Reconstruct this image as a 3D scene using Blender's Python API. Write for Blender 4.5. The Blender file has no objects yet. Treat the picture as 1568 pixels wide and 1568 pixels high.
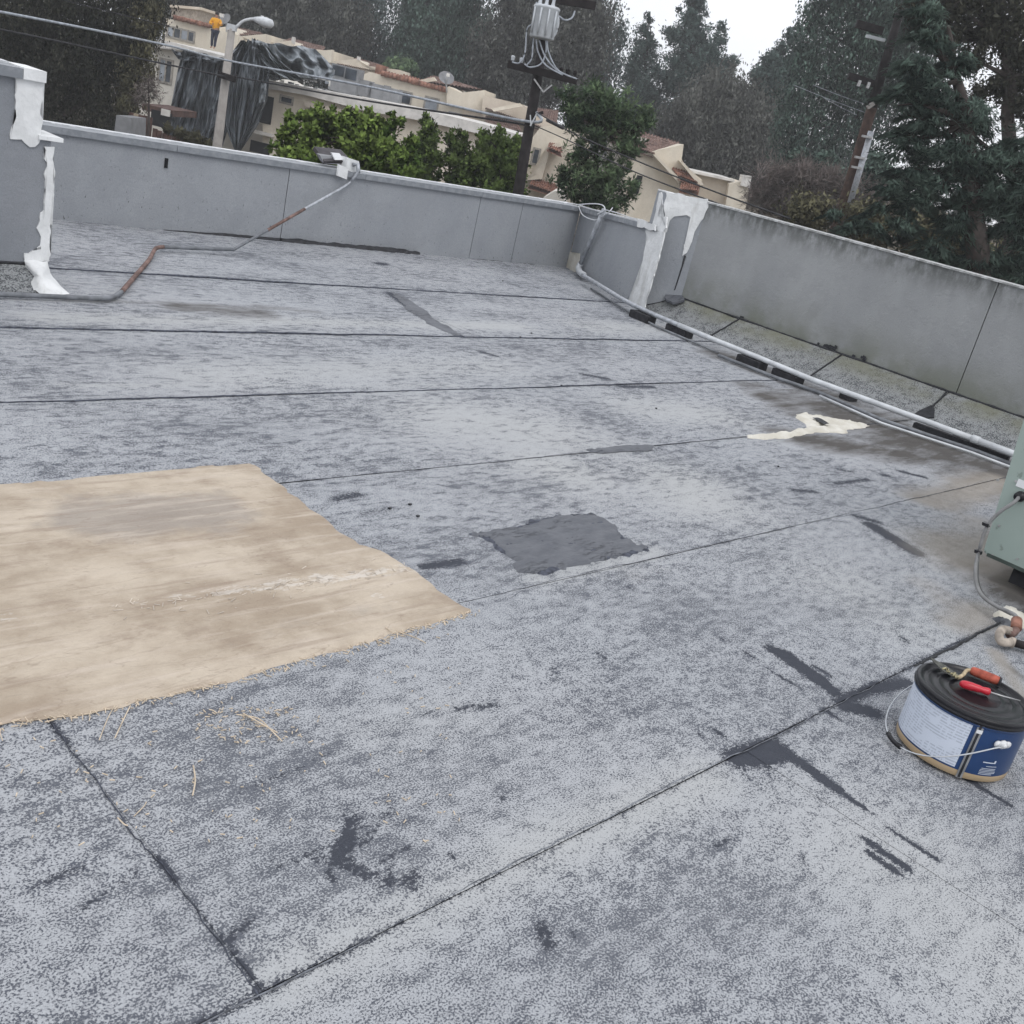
import bpy, bmesh, math, random
import numpy as np
from mathutils import Vector, Matrix
R_ = random.Random(7)
NR = np.random.RandomState(11)
S = bpy.context.scene
COL = S.collection
# ------------------------------------------------------------------ camera
RX = Vector((0.69724875, -0.68267262, 0.21863729))     # camera right
UY = Vector((0.10618247, 0.40000203, 0.9103426))       # camera up
FZ = Vector((0.70892134, 0.6115198, -0.35138878))      # camera forward
EYE = Vector((0, 0, 1.5)); FOC = 1580.99
cd = bpy.data.cameras.new('camera'); cam = bpy.data.objects.new('camera', cd); COL.objects.link(cam)
M3 = Matrix((RX, UY, -FZ)).transposed()
cam.matrix_world = Matrix.Translation(EYE) @ M3.to_4x4()
cd.sensor_width = 36; cd.lens = 36 * FOC / 1568; cd.clip_end = 3000; cd.clip_start = .05
S.camera = cam
# ------------------------------------------------------------------ sky and sun
SUN_EL, SUN_AZ = math.radians(52), math.radians(200)
w = bpy.data.worlds.new('World'); S.world = w; w.use_nodes = True
nt = w.node_tree; nt.nodes.clear()
def wn(t, **k):
    n = nt.nodes.new(t)
    for a, b in k.items(): setattr(n, a, b)
    return n
sky = wn('ShaderNodeTexSky', sky_type='NISHITA', sun_disc=False, sun_elevation=SUN_EL, sun_rotation=SUN_AZ)
tc = wn('ShaderNodeTexCoord'); nz = wn('ShaderNodeTexNoise'); nz.inputs['Scale'].default_value = 2.2; nz.inputs['Detail'].default_value = 5
nt.links.new(tc.outputs['Generated'], nz.inputs['Vector'])
cr = wn('ShaderNodeValToRGB'); cr.color_ramp.elements[0].position = .3; cr.color_ramp.elements[0].color = (9.0, 9.2, 9.8, 1)
cr.color_ramp.elements[1].position = .7; cr.color_ramp.elements[1].color = (10.8, 11.0, 11.45, 1)
nt.links.new(nz.outputs['Fac'], cr.inputs['Fac'])
mx = wn('ShaderNodeMix', data_type='RGBA'); mx.inputs[0].default_value = .93
nt.links.new(sky.outputs[0], mx.inputs[6]); nt.links.new(cr.outputs[0], mx.inputs[7])
bg = wn('ShaderNodeBackground'); bg.inputs['Strength'].default_value = .1
nt.links.new(mx.outputs[2], bg.inputs['Color'])
wo = wn('ShaderNodeOutputWorld'); nt.links.new(bg.outputs[0], wo.inputs[0])
sl = bpy.data.lights.new('sun', 'SUN'); sl.energy = .7; sl.angle = math.radians(25); sl.color = (1, .97, .93)
so = bpy.data.objects.new('sun', sl); COL.objects.link(so)
so.rotation_euler = (math.pi/2 - SUN_EL, 0, math.pi - SUN_AZ)
S.view_settings.view_transform = 'Standard'; S.view_settings.look = 'None'; S.view_settings.exposure = .30; S.view_settings.gamma = 1
S.view_settings.use_curve_mapping = False
S.render.engine = 'CYCLES'; S.cycles.max_bounces = 6; S.cycles.transparent_max_bounces = 8
# ------------------------------------------------------------------ survey helpers: picture measurements -> real places
def ray(x, y): return (RX*((x-784)/FOC) + UY*(-(y-784)/FOC) + FZ)
def G(x, y, z=0.0):
    d = ray(x, y); t = (z-1.5)/d.z; return EYE + d*t
AZ = 0.8590292
FW = Vector((math.sin(AZ), math.cos(AZ), 0)); UU = Vector((math.cos(AZ), -math.sin(AZ), 0)); ZZ = Vector((0, 0, 1))
def P(x, y, v):
    d = ray(x, y); return EYE + d*(v/d.dot(FW))
def onpl(x, y, A, B, off=0.0):
    A = Vector((A[0], A[1], 0)); B = Vector((B[0], B[1], 0)); t = (B-A).normalized(); n = Vector((-t.y, t.x, 0))
    if n.dot(EYE-A) < 0: n = -n
    d = ray(x, y); s = (A + n*off - EYE).dot(n)/d.dot(n); return EYE + d*s
# ------------------------------------------------------------------ object helpers
def tag(o, label=None, cat=None, group=None, kind=None):
    if label: o['label'] = label
    if cat: o['category'] = cat
    if group: o['group'] = group
    if kind: o['kind'] = kind
    return o
def empty(name, loc=(0,0,0), label=None, cat=None, group=None, kind=None):
    o = bpy.data.objects.new(name, None); COL.objects.link(o); o.location = loc; o.empty_display_size = .2
    return tag(o, label, cat, group, kind)
def root_loc(p):
    l = Vector((0,0,0))
    while p is not None: l += Vector(p.location); p = p.parent
    return l
def link(name, me, mat=None, parent=None, org=None):
    """vertices come in world coordinates; the object's origin is put at org (or the mesh centre)"""
    n = len(me.vertices); co = np.empty(n*3, 'f'); me.vertices.foreach_get('co', co); co = co.reshape(-1, 3)
    if org is None:
        mn, mxx = co.min(0), co.max(0); org = Vector(((mn[0]+mxx[0])/2, (mn[1]+mxx[1])/2, mn[2]))
    co -= np.array(org, 'f'); me.vertices.foreach_set('co', co.ravel())
    o = bpy.data.objects.new(name, me); COL.objects.link(o)
    if mat: me.materials.append(mat)
    if parent: o.parent = parent; o.location = Vector(org) - root_loc(parent)
    else: o.location = org
    me.update(); return o
def bobj(name, bm, mat, parent=None, smooth=False, org=None):
    me = bpy.data.meshes.new(name); bmesh.ops.recalc_face_normals(bm, faces=bm.faces); bm.to_mesh(me); bm.free()
    if smooth:
        for p in me.polygons: p.use_smooth = True
    return link(name, me, mat, parent, org)
def add_hex(bm, pts):
    """8 points: 4 bottom ring, 4 top ring"""
    v = [bm.verts.new(p) for p in pts]
    for f in ((3,2,1,0),(4,5,6,7),(0,1,5,4),(1,2,6,5),(2,3,7,6),(3,0,4,7)): bm.faces.new([v[i] for i in f])
def add_box(bm, x0, x1, y0, y1, z0, z1):
    add_hex(bm, [(x0,y0,z0),(x1,y0,z0),(x1,y1,z0),(x0,y1,z0),(x0,y0,z1),(x1,y0,z1),(x1,y1,z1),(x0,y1,z1)])
def add_obox(bm, c, ax, ay, az):
    """oriented box centred on c with half-axis vectors"""
    c, ax, ay, az = map(Vector, (c, ax, ay, az))
    add_hex(bm, [c-ax-ay-az, c+ax-ay-az, c+ax+ay-az, c-ax+ay-az, c-ax-ay+az, c+ax-ay+az, c+ax+ay+az, c-ax+ay+az])
def add_prism(bm, pts, ext):
    """concave polygon extruded by vector ext"""
    ext = Vector(ext); n = len(pts)
    a = [bm.verts.new(p) for p in pts]; b = [bm.verts.new(Vector(p)+ext) for p in pts]
    f1 = bm.faces.new(a); f2 = bm.faces.new(b[::-1])
    for i in range(n):
        j = (i+1) % n; bm.faces.new((a[i], b[i], b[j], a[j]))
    bmesh.ops.triangulate(bm, faces=[f1, f2])
def add_tube(bm, pts, r, seg=8, cap=True):
    pts = [Vector(p) for p in pts]; rings = []
    rs = r if isinstance(r, (list, tuple)) else [r]*len(pts)
    for i, p in enumerate(pts):
        t = (pts[min(i+1, len(pts)-1)] - pts[max(i-1, 0)]).normalized()
        a = t.cross(ZZ)
        if a.length < .05: a = t.cross(Vector((1,0,0)))
        a.normalize(); b = t.cross(a)
        rings.append([bm.verts.new(p + (a*math.cos(k*2*math.pi/seg) + b*math.sin(k*2*math.pi/seg))*rs[i]) for k in range(seg)])
    for i in range(len(rings)-1):
        for k in range(seg): bm.faces.new((rings[i][k], rings[i][(k+1)%seg], rings[i+1][(k+1)%seg], rings[i+1][k]))
    if cap: bm.faces.new(rings[0][::-1]); bm.faces.new(rings[-1])
def tube(name, pts, r, mat, parent=None, seg=8):
    bm = bmesh.new(); add_tube(bm, pts, r, seg); return bobj(name, bm, mat, parent, True)
def catmull(pts, n=8):
    pts = [Vector(p) for p in pts]; q = [pts[0]] + pts + [pts[-1]]; out = []
    for i in range(1, len(q)-2):
        for k in range(n):
            t = k/n; a, b, c, d = q[i-1:i+3]
            out.append(.5*((2*b) + (c-a)*t + (2*a-5*b+4*c-d)*t*t + (3*b-a-3*c+d)*t**3))
    out.append(pts[-1]); return out
def add_lathe(bm, prof, c, seg=48, a0=0, a1=2*math.pi, axis=None):
    full = abs(a1-a0-2*math.pi) < 1e-6; n = seg if full else seg+1; rings = []
    for (r, z) in prof:
        rings.append([bm.verts.new(Vector(c) + Vector((r*math.cos(a0+(a1-a0)*k/seg), r*math.sin(a0+(a1-a0)*k/seg), z))) for k in range(n)])
    for i in range(len(rings)-1):
        for k in range(seg):
            j = (k+1) % n; bm.faces.new((rings[i][k], rings[i][j], rings[i+1][j], rings[i+1][k]))
    return rings
# ------------------------------------------------------------------ materials
class MB:
    def __init__(s, name, rough=.8, metal=0.0, spec=.3):
        s.m = bpy.data.materials.new(name); s.m.use_nodes = True; s.t = s.m.node_tree; s.b = s.t.nodes['Principled BSDF']
        s.b.inputs['Roughness'].default_value = rough; s.b.inputs['Metallic'].default_value = metal
        s.b.inputs['Specular IOR Level'].default_value = spec; s.pos = None
    def n(s, t, **k):
        n = s.t.nodes.new(t)
        for a, b in k.items(): setattr(n, a, b)
        return n
    def l(s, a, b): s.t.links.new(a, b)
    def P(s):
        if s.pos is None: s.pos = s.n('ShaderNodeNewGeometry').outputs['Position']
        return s.pos
    def noise(s, scale, detail=3, rough=.55, stretch=None, src=None, off=None):
        n = s.n('ShaderNodeTexNoise'); n.inputs['Scale'].default_value = scale; n.inputs['Detail'].default_value = detail; n.inputs['Roughness'].default_value = rough
        v = src or s.P()
        if stretch or off:
            mp = s.n('ShaderNodeMapping'); mp.inputs['Scale'].default_value = stretch or (1,1,1); mp.inputs['Location'].default_value = off or (0,0,0); s.l(v, mp.inputs['Vector']); v = mp.outputs[0]
        s.l(v, n.inputs['Vector']); return n.outputs['Fac']
    def ramp(s, f, a, b, lo=0.0, hi=1.0, smooth=True):
        n = s.n('ShaderNodeMapRange'); n.interpolation_type = 'SMOOTHSTEP' if smooth else 'LINEAR'
        n.inputs['From Min'].default_value = a; n.inputs['From Max'].default_value = b; n.inputs['To Min'].default_value = lo; n.inputs['To Max'].default_value = hi
        s.l(f, n.inputs['Value']); return n.outputs[0]
    def math(s, op, a, b=None):
        n = s.n('ShaderNodeMath', operation=op)
        for i, q in enumerate((a, b)):
            if q is None: continue
            if isinstance(q, (int, float)): n.inputs[i].default_value = q
            else: s.l(q, n.inputs[i])
        return n.outputs[0]
    def mix(s, f, a, b):
        n = s.n('ShaderNodeMix', data_type='RGBA')
        for i, q in ((0, f), (6, a), (7, b)):
            if isinstance(q, (int, float)): n.inputs[i].default_value = q
            elif isinstance(q, tuple): n.inputs[i].default_value = (*q, 1)
            else: s.l(q, n.inputs[i])
        return n.outputs[2]
    def attr(s, name):
        n = s.n('ShaderNodeAttribute'); n.attribute_name = name; return n
    def col(s, c):
        if isinstance(c, tuple): s.b.inputs['Base Color'].default_value = (*c, 1)
        else: s.l(c, s.b.inputs['Base Color'])
    def bump(s, h, dist=.004, strength=.5):
        n = s.n('ShaderNodeBump'); n.inputs['Distance'].default_value = dist; n.inputs['Strength'].default_value = strength
        s.l(h, n.inputs['Height']); s.l(n.outputs[0], s.b.inputs['Normal'])
def simple(name, c, rough=.8, metal=0., var=.25, scale=8, bump=.0, spec=.3, bscale=60):
    m = MB(name, rough, metal, spec); f = m.ramp(m.noise(scale, 4), .3, .7)
    m.col(m.mix(f, tuple(k*(1-var) for k in c), tuple(min(1, k*(1+var)) for k in c)))
    if bump: m.bump(m.noise(bscale, 4), bump, .6)
    return m.m
MAT = {}
# granulated roofing membrane
m = MB('granule_membrane', .9, 0, .2)
a = m.attr('marks'); sp = m.n('ShaderNodeSeparateColor'); m.l(a.outputs['Color'], sp.inputs[0]); bare, pond_shade, lite = sp.outputs; tan = a.outputs['Alpha']
fine = m.noise(205, 3, .66, (1, 1.1, 1)); med = m.noise(15, 6, .72, (1, 1.5, 1)); big = m.noise(1.5, 4, .6, (.8, 1.3, 1)); big2 = m.noise(.55, 2, .5)
thr = m.math('MULTIPLY_ADD', m.math('SUBTRACT', med, .5), .42)
m.t.nodes[-1].inputs[2].default_value = .480
thr = m.math('ADD', thr, m.math('MULTIPLY', m.math('SUBTRACT', big, .5), .17))
sxyz = m.n('ShaderNodeSeparateXYZ'); m.l(m.P(), sxyz.inputs[0]); sy_ = sxyz.outputs[1]
cl = m.ramp(m.math('ADD', m.noise(12, 8, .76, (.6, 1.9, 1)), m.math('MULTIPLY', m.math('SUBTRACT', big, .5), .3)), .50, .60)
thr = m.math('ADD', thr, m.math('MULTIPLY', m.math('SUBTRACT', cl, .35), m.ramp(sy_, .9, 3.0, .038, .12)))
thr = m.math('SUBTRACT', thr, m.math('MULTIPLY', lite, .085))
thr = m.math('ADD', thr, m.math('MULTIPLY', m.math('ADD', bare, 0), .10))
thr = m.math('SUBTRACT', thr, m.math('MULTIPLY', pond_shade, .12))
dif = m.math('SUBTRACT', thr, fine)
speck = m.ramp(dif, -.06, .06)
fl = m.math('ADD', m.noise(36, 7, .76, (.75, 1.7, 1)), m.math('ADD', m.math('MULTIPLY', m.math('SUBTRACT', med, .5), .55), m.math('MULTIPLY', m.math('SUBTRACT', big, .5), .3)))
fl = m.math('SUBTRACT', fl, m.math('MULTIPLY', lite, .06))
speck = m.math('MAXIMUM', speck, m.math('MULTIPLY', m.ramp(fl, .60, .65), .8))
fine2 = m.noise(330, 1, .5)
lightc = m.mix(m.ramp(big2, .35, .65), (.322, .335, .358), (.354, .361, .378))
lightc = m.mix(m.ramp(fine2, .3, .7), lightc, (.42, .435, .455))
m.t.nodes[-1].inputs[0].default_value = .5
lightc = m.mix(m.math('MULTIPLY', lite, .55), lightc, (.43, .435, .425))
dark = m.mix(m.ramp(big, .35, .65), (.066, .073, .094), (.10, .108, .128))
c = m.mix(m.math('MULTIPLY', speck, .93), lightc, dark)
# bare spots: ragged
bn = m.math('ADD', bare, m.math('MULTIPLY', m.math('SUBTRACT', m.noise(70, 6, .78, (1, 1.3, 1)), .5), 2.6))
rb = m.ramp(m.noise(5.5, 8, .78, (1, 1.9, 1), None, (3,1,0)), .60, .70)
bn = m.math('ADD', bn, m.math('MULTIPLY', rb, .52))
bm_ = m.ramp(bn, .50, .57)
c = m.mix(bm_, c, m.mix(m.noise(25, 3), (.045, .050, .064), (.068, .073, .088)))
# ponding dirt, plus shade painted beneath the green unit
pn = m.math('ADD', pond_shade, m.math('MULTIPLY', m.math('SUBTRACT', m.noise(3.0, 7, .7, (.6, 2.6, 1)), .5), 2.6))
pf = m.math('MULTIPLY', m.ramp(pn, .05, 1.15, smooth=False), m.ramp(pond_shade, .02, .5))
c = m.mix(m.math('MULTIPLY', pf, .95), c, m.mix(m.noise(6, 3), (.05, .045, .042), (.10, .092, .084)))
tf = m.math('MULTIPLY', m.ramp(m.math('ADD', tan, m.math('MULTIPLY', m.math('SUBTRACT', m.noise(3, 4), .5), .6)), .2, .9), .8)
c = m.mix(tf, c, m.mix(m.noise(9, 4), (.24, .215, .185), (.37, .34, .30)))
m.col(c)
h = m.math('ADD', m.math('MULTIPLY', speck, -.8), m.math('MULTIPLY', fine2, .5))
m.bump(h, .0025, .55); MAT['roof'] = m.m
# wall stucco
def stucco(name, c0, c1, moss=0., topstain=0., ztop=1.1):
    m = MB(name, .92, 0, .15)
    f = m.ramp(m.noise(1.6, 4, .6, (1,1,.5)), .3, .7); c = m.mix(f, c0, c1)
    g = m.ramp(m.noise(160, 3), .35, .65); c = m.mix(m.math('MULTIPLY', g, .3), c, tuple(k*.62 for k in c0))
    fl = m.ramp(m.noise(60, 3, .6, (1,1,.5)), .66, .72)
    sx = m.n('ShaderNodeSeparateXYZ'); m.l(m.P(), sx.inputs[0]); z = sx.outputs[2]
    low = m.ramp(z, .0, .4, 1, 0)
    c = m.mix(m.math('MULTIPLY', fl, m.math('MULTIPLY_ADD', low, .6)), c, (.09,.095,.10))
    if moss:
        mf = m.math('MULTIPLY', m.ramp(z, .15, .62, 1, 0), m.ramp(m.noise(2.2, 5, .6), .32, .62)); c = m.mix(m.math('MULTIPLY', mf, moss), c, (.155,.165,.125))
    if topstain:
        tf = m.math('MULTIPLY', m.ramp(z, ztop-.24, ztop, 0, 1), m.ramp(m.noise(11, 6, .7, (1,1,.5)), .3, .65)); c = m.mix(m.math('MULTIPLY', tf, topstain), c, (.10,.105,.10))
        st = m.math('MULTIPLY', m.ramp(m.noise(5, 3, .6, (1,1,.1)), .5, .75), .08); c = m.mix(st, c, (.17,.175,.17))
    c = m.mix(m.math('MULTIPLY', m.ramp(m.noise(3.3, 6, .7), .46, .56), .16), c, tuple(k*.72 for k in c0)); m.col(c); pt = m.ramp(m.noise(3.3, 6, .7), .46, .56); m.bump(m.math('ADD', m.math('ADD', m.noise(220, 3), m.math('MULTIPLY', pt, .5)), m.math('MULTIPLY', m.noise(26, 5, .65), 1.4)), .004, .6); return m.m
MAT['wall'] = stucco('painted_stucco', (.305,.322,.346), (.35,.365,.386))
MAT['wall_old'] = stucco('weathered_stucco', (.30,.31,.318), (.37,.38,.385), .8, .9, 1.12)
MAT['wall_near'] = stucco('dark_stucco', (.24,.255,.278), (.28,.293,.315))
MAT['joint'] = simple('dark_joint', (.045,.047,.052), .9)
# cant strips: granules with moss
m = MB('mossy_granules', .92, 0, .15); fine = m.noise(100, 2.5); med = m.noise(14, 4)
t = m.math('MULTIPLY_ADD', m.math('SUBTRACT', med, .5), .5); m.t.nodes[-1].inputs[2].default_value = .47
sp_ = m.ramp(m.math('SUBTRACT', t, fine), -.04, .05)
c = m.mix(m.math('MULTIPLY', sp_, .9), (.26,.27,.275), (.06,.064,.07))
sx = m.n('ShaderNodeSeparateXYZ'); m.l(m.P(), sx.inputs[0])
mf = m.math('MULTIPLY', m.ramp(sx.outputs[2], .06, .2), m.ramp(m.noise(3.2, 5), .28, .6)); c = m.mix(m.math('MULTIPLY', mf, .85), c, m.mix(m.noise(30,3), (.13,.135,.095), (.22,.22,.17)))
m.col(c); m.bump(fine, .003, .6); MAT['cant'] = m.m
MAT['bitumen'] = simple('black_bitumen', (.022,.023,.027), .55, var=.4, scale=30, bump=.003, spec=.4)
MAT['seam'] = simple('seam_bitumen', (.06,.066,.085), .8, var=.5, scale=45, bump=.003)
MAT['seam_thin'] = simple('worn_seam', (.15,.16,.18), .9, var=.5, scale=30)
m = MB('grey_mastic', .6, 0, .35); f = m.noise(7, 5, .6, (1, 3, 1)); c = m.mix(m.ramp(f,.3,.7), (.105,.112,.128), (.140,.147,.163))
cr_ = m.ramp(m.noise(6, 6, .7, (.8, 5, 1)), .495, .512); cr2 = m.ramp(m.noise(6, 6, .7, (.8, 5, 1)), .512, .53, 1, 0); crk = m.math('MULTIPLY', m.math('MULTIPLY', cr_, cr2), m.ramp(m.noise(5, 2), .5, .6))
c = m.mix(m.math('MULTIPLY', crk, .7), c, (.05,.055,.07)); m.col(c)
m.bump(m.math('ADD', m.noise(13, 5, .65, (.6, 4, 1)), m.math('MULTIPLY', crk, -.6)), .014, .7); MAT['mastic'] = m.m
m = MB('white_elastomer', .55, 0, .4); c = m.mix(m.ramp(m.noise(9, 5), .35, .7), (.66,.67,.67), (.78,.79,.79)); c = m.mix(m.math('MULTIPLY', m.ramp(m.noise(7,6,.7,(1,1,.3)), .52,.68), .5), c, (.45,.45,.43)); m.col(c); m.bump(m.noise(25, 5), .008, .8); MAT['white'] = m.m
m = MB('cream_mastic', .6, 0, .35); c = m.mix(m.ramp(m.noise(9, 5), .35, .7), (.56,.53,.455), (.68,.655,.59)); m.col(c); m.bump(m.noise(20, 4, .6, (1,2,1)), .01, .8); MAT['cream'] = m.m
m = MB('tan_coating', .8, 0, .25)
n1 = m.noise(2.2, 6, .66, (.9, 1.1, 1)); n2 = m.noise(5, 7, .7, (.8, 1.3, 1)); n3 = m.noise(1.0, 4, .55, None, None, (4, 2, 0))
c = m.mix(m.ramp(n1, .36, .64), (.35,.283,.215), (.53,.455,.365)); c = m.mix(m.math('MULTIPLY', m.ramp(n2, .5, .7), .65), c, (.30,.235,.18))
a = m.attr('marks'); sp = m.n('ShaderNodeSeparateColor'); m.l(a.outputs['Color'], sp.inputs[0])
gf = m.ramp(m.math('ADD', sp.outputs[0], m.math('MULTIPLY', m.math('SUBTRACT', m.noise(5, 6, .68), .5), 1.8)), .3, 1.0)
c = m.mix(m.math('MULTIPLY', gf, .7), c, m.mix(m.noise(14,3), (.25,.225,.20), (.34,.30,.27)))
c = m.mix(m.math('MULTIPLY', m.ramp(m.math('ADD', sp.outputs[1], m.math('MULTIPLY', m.math('SUBTRACT', m.noise(24, 6, .75, (.6,1.6,1)), .5), 3.4)), .8, 1.1), .6), c, (.66,.62,.57))
stk = m.ramp(m.noise(9, 5, .6, (.25, 2.6, 1)), .50, .68); c = m.mix(m.math('MULTIPLY', stk, .45), c, (.60,.52,.44))
stk2 = m.ramp(m.noise(7, 5, .6, (.25, 3.2, 1), None, (7,3,0)), .56, .66); c = m.mix(m.math('MULTIPLY', stk2, .45), c, (.29,.225,.175))
l1 = m.noise(2.0, 4, .6, (.8, 3, 1)); crk = m.math('MULTIPLY', m.ramp(l1, .494, .50), m.ramp(l1, .501, .507, 1, 0)); c = m.mix(m.math('MULTIPLY', crk, .3), c, (.24,.18,.14))
m.col(c); m.bump(m.math('ADD', m.noise(8, 7, .66, (.8, 1.5, 1)), m.math('MULTIPLY', m.noise(90, 3), .25)), .02, .75); MAT['tan'] = m.m
MAT['tan_edge'] = simple('straw_fibre', (.56,.47,.36), .9, var=.2, scale=40)
def coping(name, c0, c1):
    m = MB(name, .5, 0, .4); m.col(m.mix(m.ramp(m.noise(14, 5, .65), .42, .62), c0, c1)); return m.m
MAT['cap_dull'] = coping('dull_cap', (.26,.265,.26), (.50,.51,.51))
MAT['coping'] = coping('grey_coping', (.20,.215,.235), (.26,.275,.295)); MAT['coping_white'] = coping('chalky_coping', (.50,.52,.54), (.70,.71,.72))
MAT['galv'] = simple('galvanised_pipe', (.40,.42,.45), .45, .3, .2, 20); MAT['pipe_white'] = simple('weathered_white_pipe', (.56,.58,.60), .5, 0, .12, 9)
MAT['rust'] = simple('rusty_pipe', (.17,.11,.095), .8, 0, .4, 14); MAT['darkpipe'] = simple('dull_grey_pipe', (.17,.18,.195), .6, .1, .3, 14)
MAT['green'] = None
m = MB('sage_painted_sheet', .45, 0, .4); c = m.mix(m.ramp(m.noise(1.5, 4), .3, .7), (.29,.355,.325), (.33,.395,.36)); c = m.mix(m.math('MULTIPLY', m.ramp(m.noise(24, 4), .66, .74), .5), c, (.12,.15,.12)); m.col(c); MAT['green'] = m.m
MAT['black'] = simple('black_plastic', (.009,.009,.012), .3, 0, .3, 10, spec=.35); MAT['rubber'] = simple('black_rubber', (.03,.03,.034), .8, 0, .3, 20)
MAT['label'] = simple('white_paper', (.72,.73,.74), .6, 0, .03)
MAT['steel'] = simple('dull_steel', (.42,.42,.42), .35, .7, .2, 30)
MAT['copper'] = simple('tarnished_copper', (.30,.15,.11), .6, .3, .3, 30); MAT['pvc'] = simple('dirty_fitting', (.38,.33,.28), .6, 0, .3, 25)
MAT['cream_wall'] = stucco('cream_stucco', (.66,.595,.49), (.74,.68,.575)); MAT['offwhite_wall'] = stucco('offwhite_stucco', (.60,.57,.51), (.70,.67,.61), 0, 0)
MAT['beige_wall'] = stucco('beige_stucco', (.58,.51,.42), (.65,.58,.49)); MAT['tower_wall'] = simple('tan_chimney', (.30,.26,.22), .9)
MAT['fascia'] = simple('white_fascia', (.62,.60,.57), .8, 0, .15, 2)
MAT['tile'] = simple('clay_tile', (.25,.13,.095), .85, 0, .45, 3); MAT['tile_brown'] = simple('brown_roof_tile', (.20,.135,.115), .9, 0, .35, 3)
MAT['glass'] = simple('window_glass', (.05,.06,.075), .12, 0, .5, 1.5, spec=.6); MAT['glass_lit'] = simple('pale_window_blind', (.30,.33,.37), .4, 0, .25, 2)
MAT['frame'] = simple('window_frame', (.30,.28,.25), .7); MAT['void'] = simple('dark_opening', (.012,.013,.015), .9)
MAT['greybox'] = simple('grey_sheet', (.22,.225,.235), .6, 0, .15, 3)
m = MB('dark_tarpaulin', .42, 0, .45); c = m.mix(m.ramp(m.noise(1.6, 5, .6, (1,1,.6)), .3, .75), (.055,.065,.078), (.125,.145,.165)); m.col(c); m.bump(m.noise(5, 5, .65, (1,1,.7)), .04, .7); MAT['tarp'] = m.m
m = MB('silver_tarpaulin', .5, 0, .4); c = m.mix(m.ramp(m.noise(1.3, 5, .6, (1,1,2)), .3, .75), (.15,.17,.19), (.30,.33,.355)); m.col(c); m.bump(m.noise(3, 5, .65), .06, .6); MAT['tarp_light'] = m.m
MAT['concrete_pole'] = simple('concrete_pole', (.33,.31,.29), .9, 0, .12, 4); MAT['pole'] = simple('creosoted_pole', (.022,.019,.02), .9, 0, .4, 6); MAT['pole_brown'] = simple('brown_pole', (.06,.038,.03), .9, 0, .4, 6)
MAT['wire'] = simple('black_cable', (.03,.03,.034), .7); MAT['wire_light'] = simple('pale_cable', (.33,.36,.40), .5); MAT['porcelain'] = simple('pale_enamel', (.52,.55,.58), .4, 0, .08)
MAT['fence'] = simple('brown_boards', (.085,.05,.042), .9, 0, .4, 4); MAT['fence_pale'] = simple('pale_boards', (.33,.27,.2), .9)
MAT['bark'] = simple('bark', (.055,.046,.042), .95, 0, .4, 6); MAT['soil'] = simple('dry_soil', (.12,.10,.075), .95, 0, .4, .4)
MAT['asphalt'] = simple('distant_asphalt', (.055,.055,.06), .95, 0, .2, .3)
MAT['hoodie'] = simple('orange_yellow_cloth', (.72,.34,.03), .9, 0, .12, 20); MAT['trousers'] = simple('navy_cloth', (.025,.03,.05), .9); MAT['skin'] = simple('skin', (.36,.21,.15), .6); MAT['hair'] = simple('dark_hair', (.02,.016,.014), .7)
def leafmat(name, c0, c1):
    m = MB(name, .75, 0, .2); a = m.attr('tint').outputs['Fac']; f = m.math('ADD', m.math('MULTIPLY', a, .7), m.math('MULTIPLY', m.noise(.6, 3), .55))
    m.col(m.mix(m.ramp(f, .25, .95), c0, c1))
    an = m.attr('leaf_normal').outputs['Vector']; m.l(an, m.b.inputs['Normal'])
    b = m.b; tr = m.n('ShaderNodeBsdfTranslucent'); m.l(b.inputs['Base Color'].links[0].from_socket, tr.inputs[0]); ms = m.n('ShaderNodeMixShader'); ms.inputs[0].default_value = .2
    o = m.t.nodes['Material Output']; m.l(b.outputs[0], ms.inputs[1]); m.l(tr.outputs[0], ms.inputs[2]); m.l(ms.outputs[0], o.inputs[0]); return m.m
MAT['l_dark'] = leafmat('dark_olive_leaves', (.020,.024,.018), (.10,.10,.07)); MAT['l_cedar'] = leafmat('cedar_needles', (.032,.055,.048), (.18,.26,.21))
MAT['l_euc'] = leafmat('eucalyptus_leaves', (.055,.082,.080), (.19,.25,.235)); MAT['l_brown'] = leafmat('brownish_leaves', (.066,.070,.063), (.205,.21,.185))
MAT['l_pine'] = leafmat('pine_needles', (.036,.064,.060), (.155,.225,.20)); MAT['l_mid'] = leafmat('mid_green_needles', (.045,.09,.055), (.25,.36,.18))
MAT['l_bright'] = leafmat('bright_green_leaves', (.07,.14,.025), (.38,.53,.13)); MAT['l_hedge'] = leafmat('hedge_leaves', (.05,.095,.024), (.28,.40,.11))
MAT['l_dry'] = leafmat('dry_twigs', (.20,.165,.155), (.42,.36,.335)); MAT['l_gold'] = leafmat('gold_olive_leaves', (.07,.065,.035), (.20,.19,.11))
MAT['l_cloud'] = leafmat('blue_green_leaves', (.042,.074,.064), (.165,.25,.20))
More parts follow.
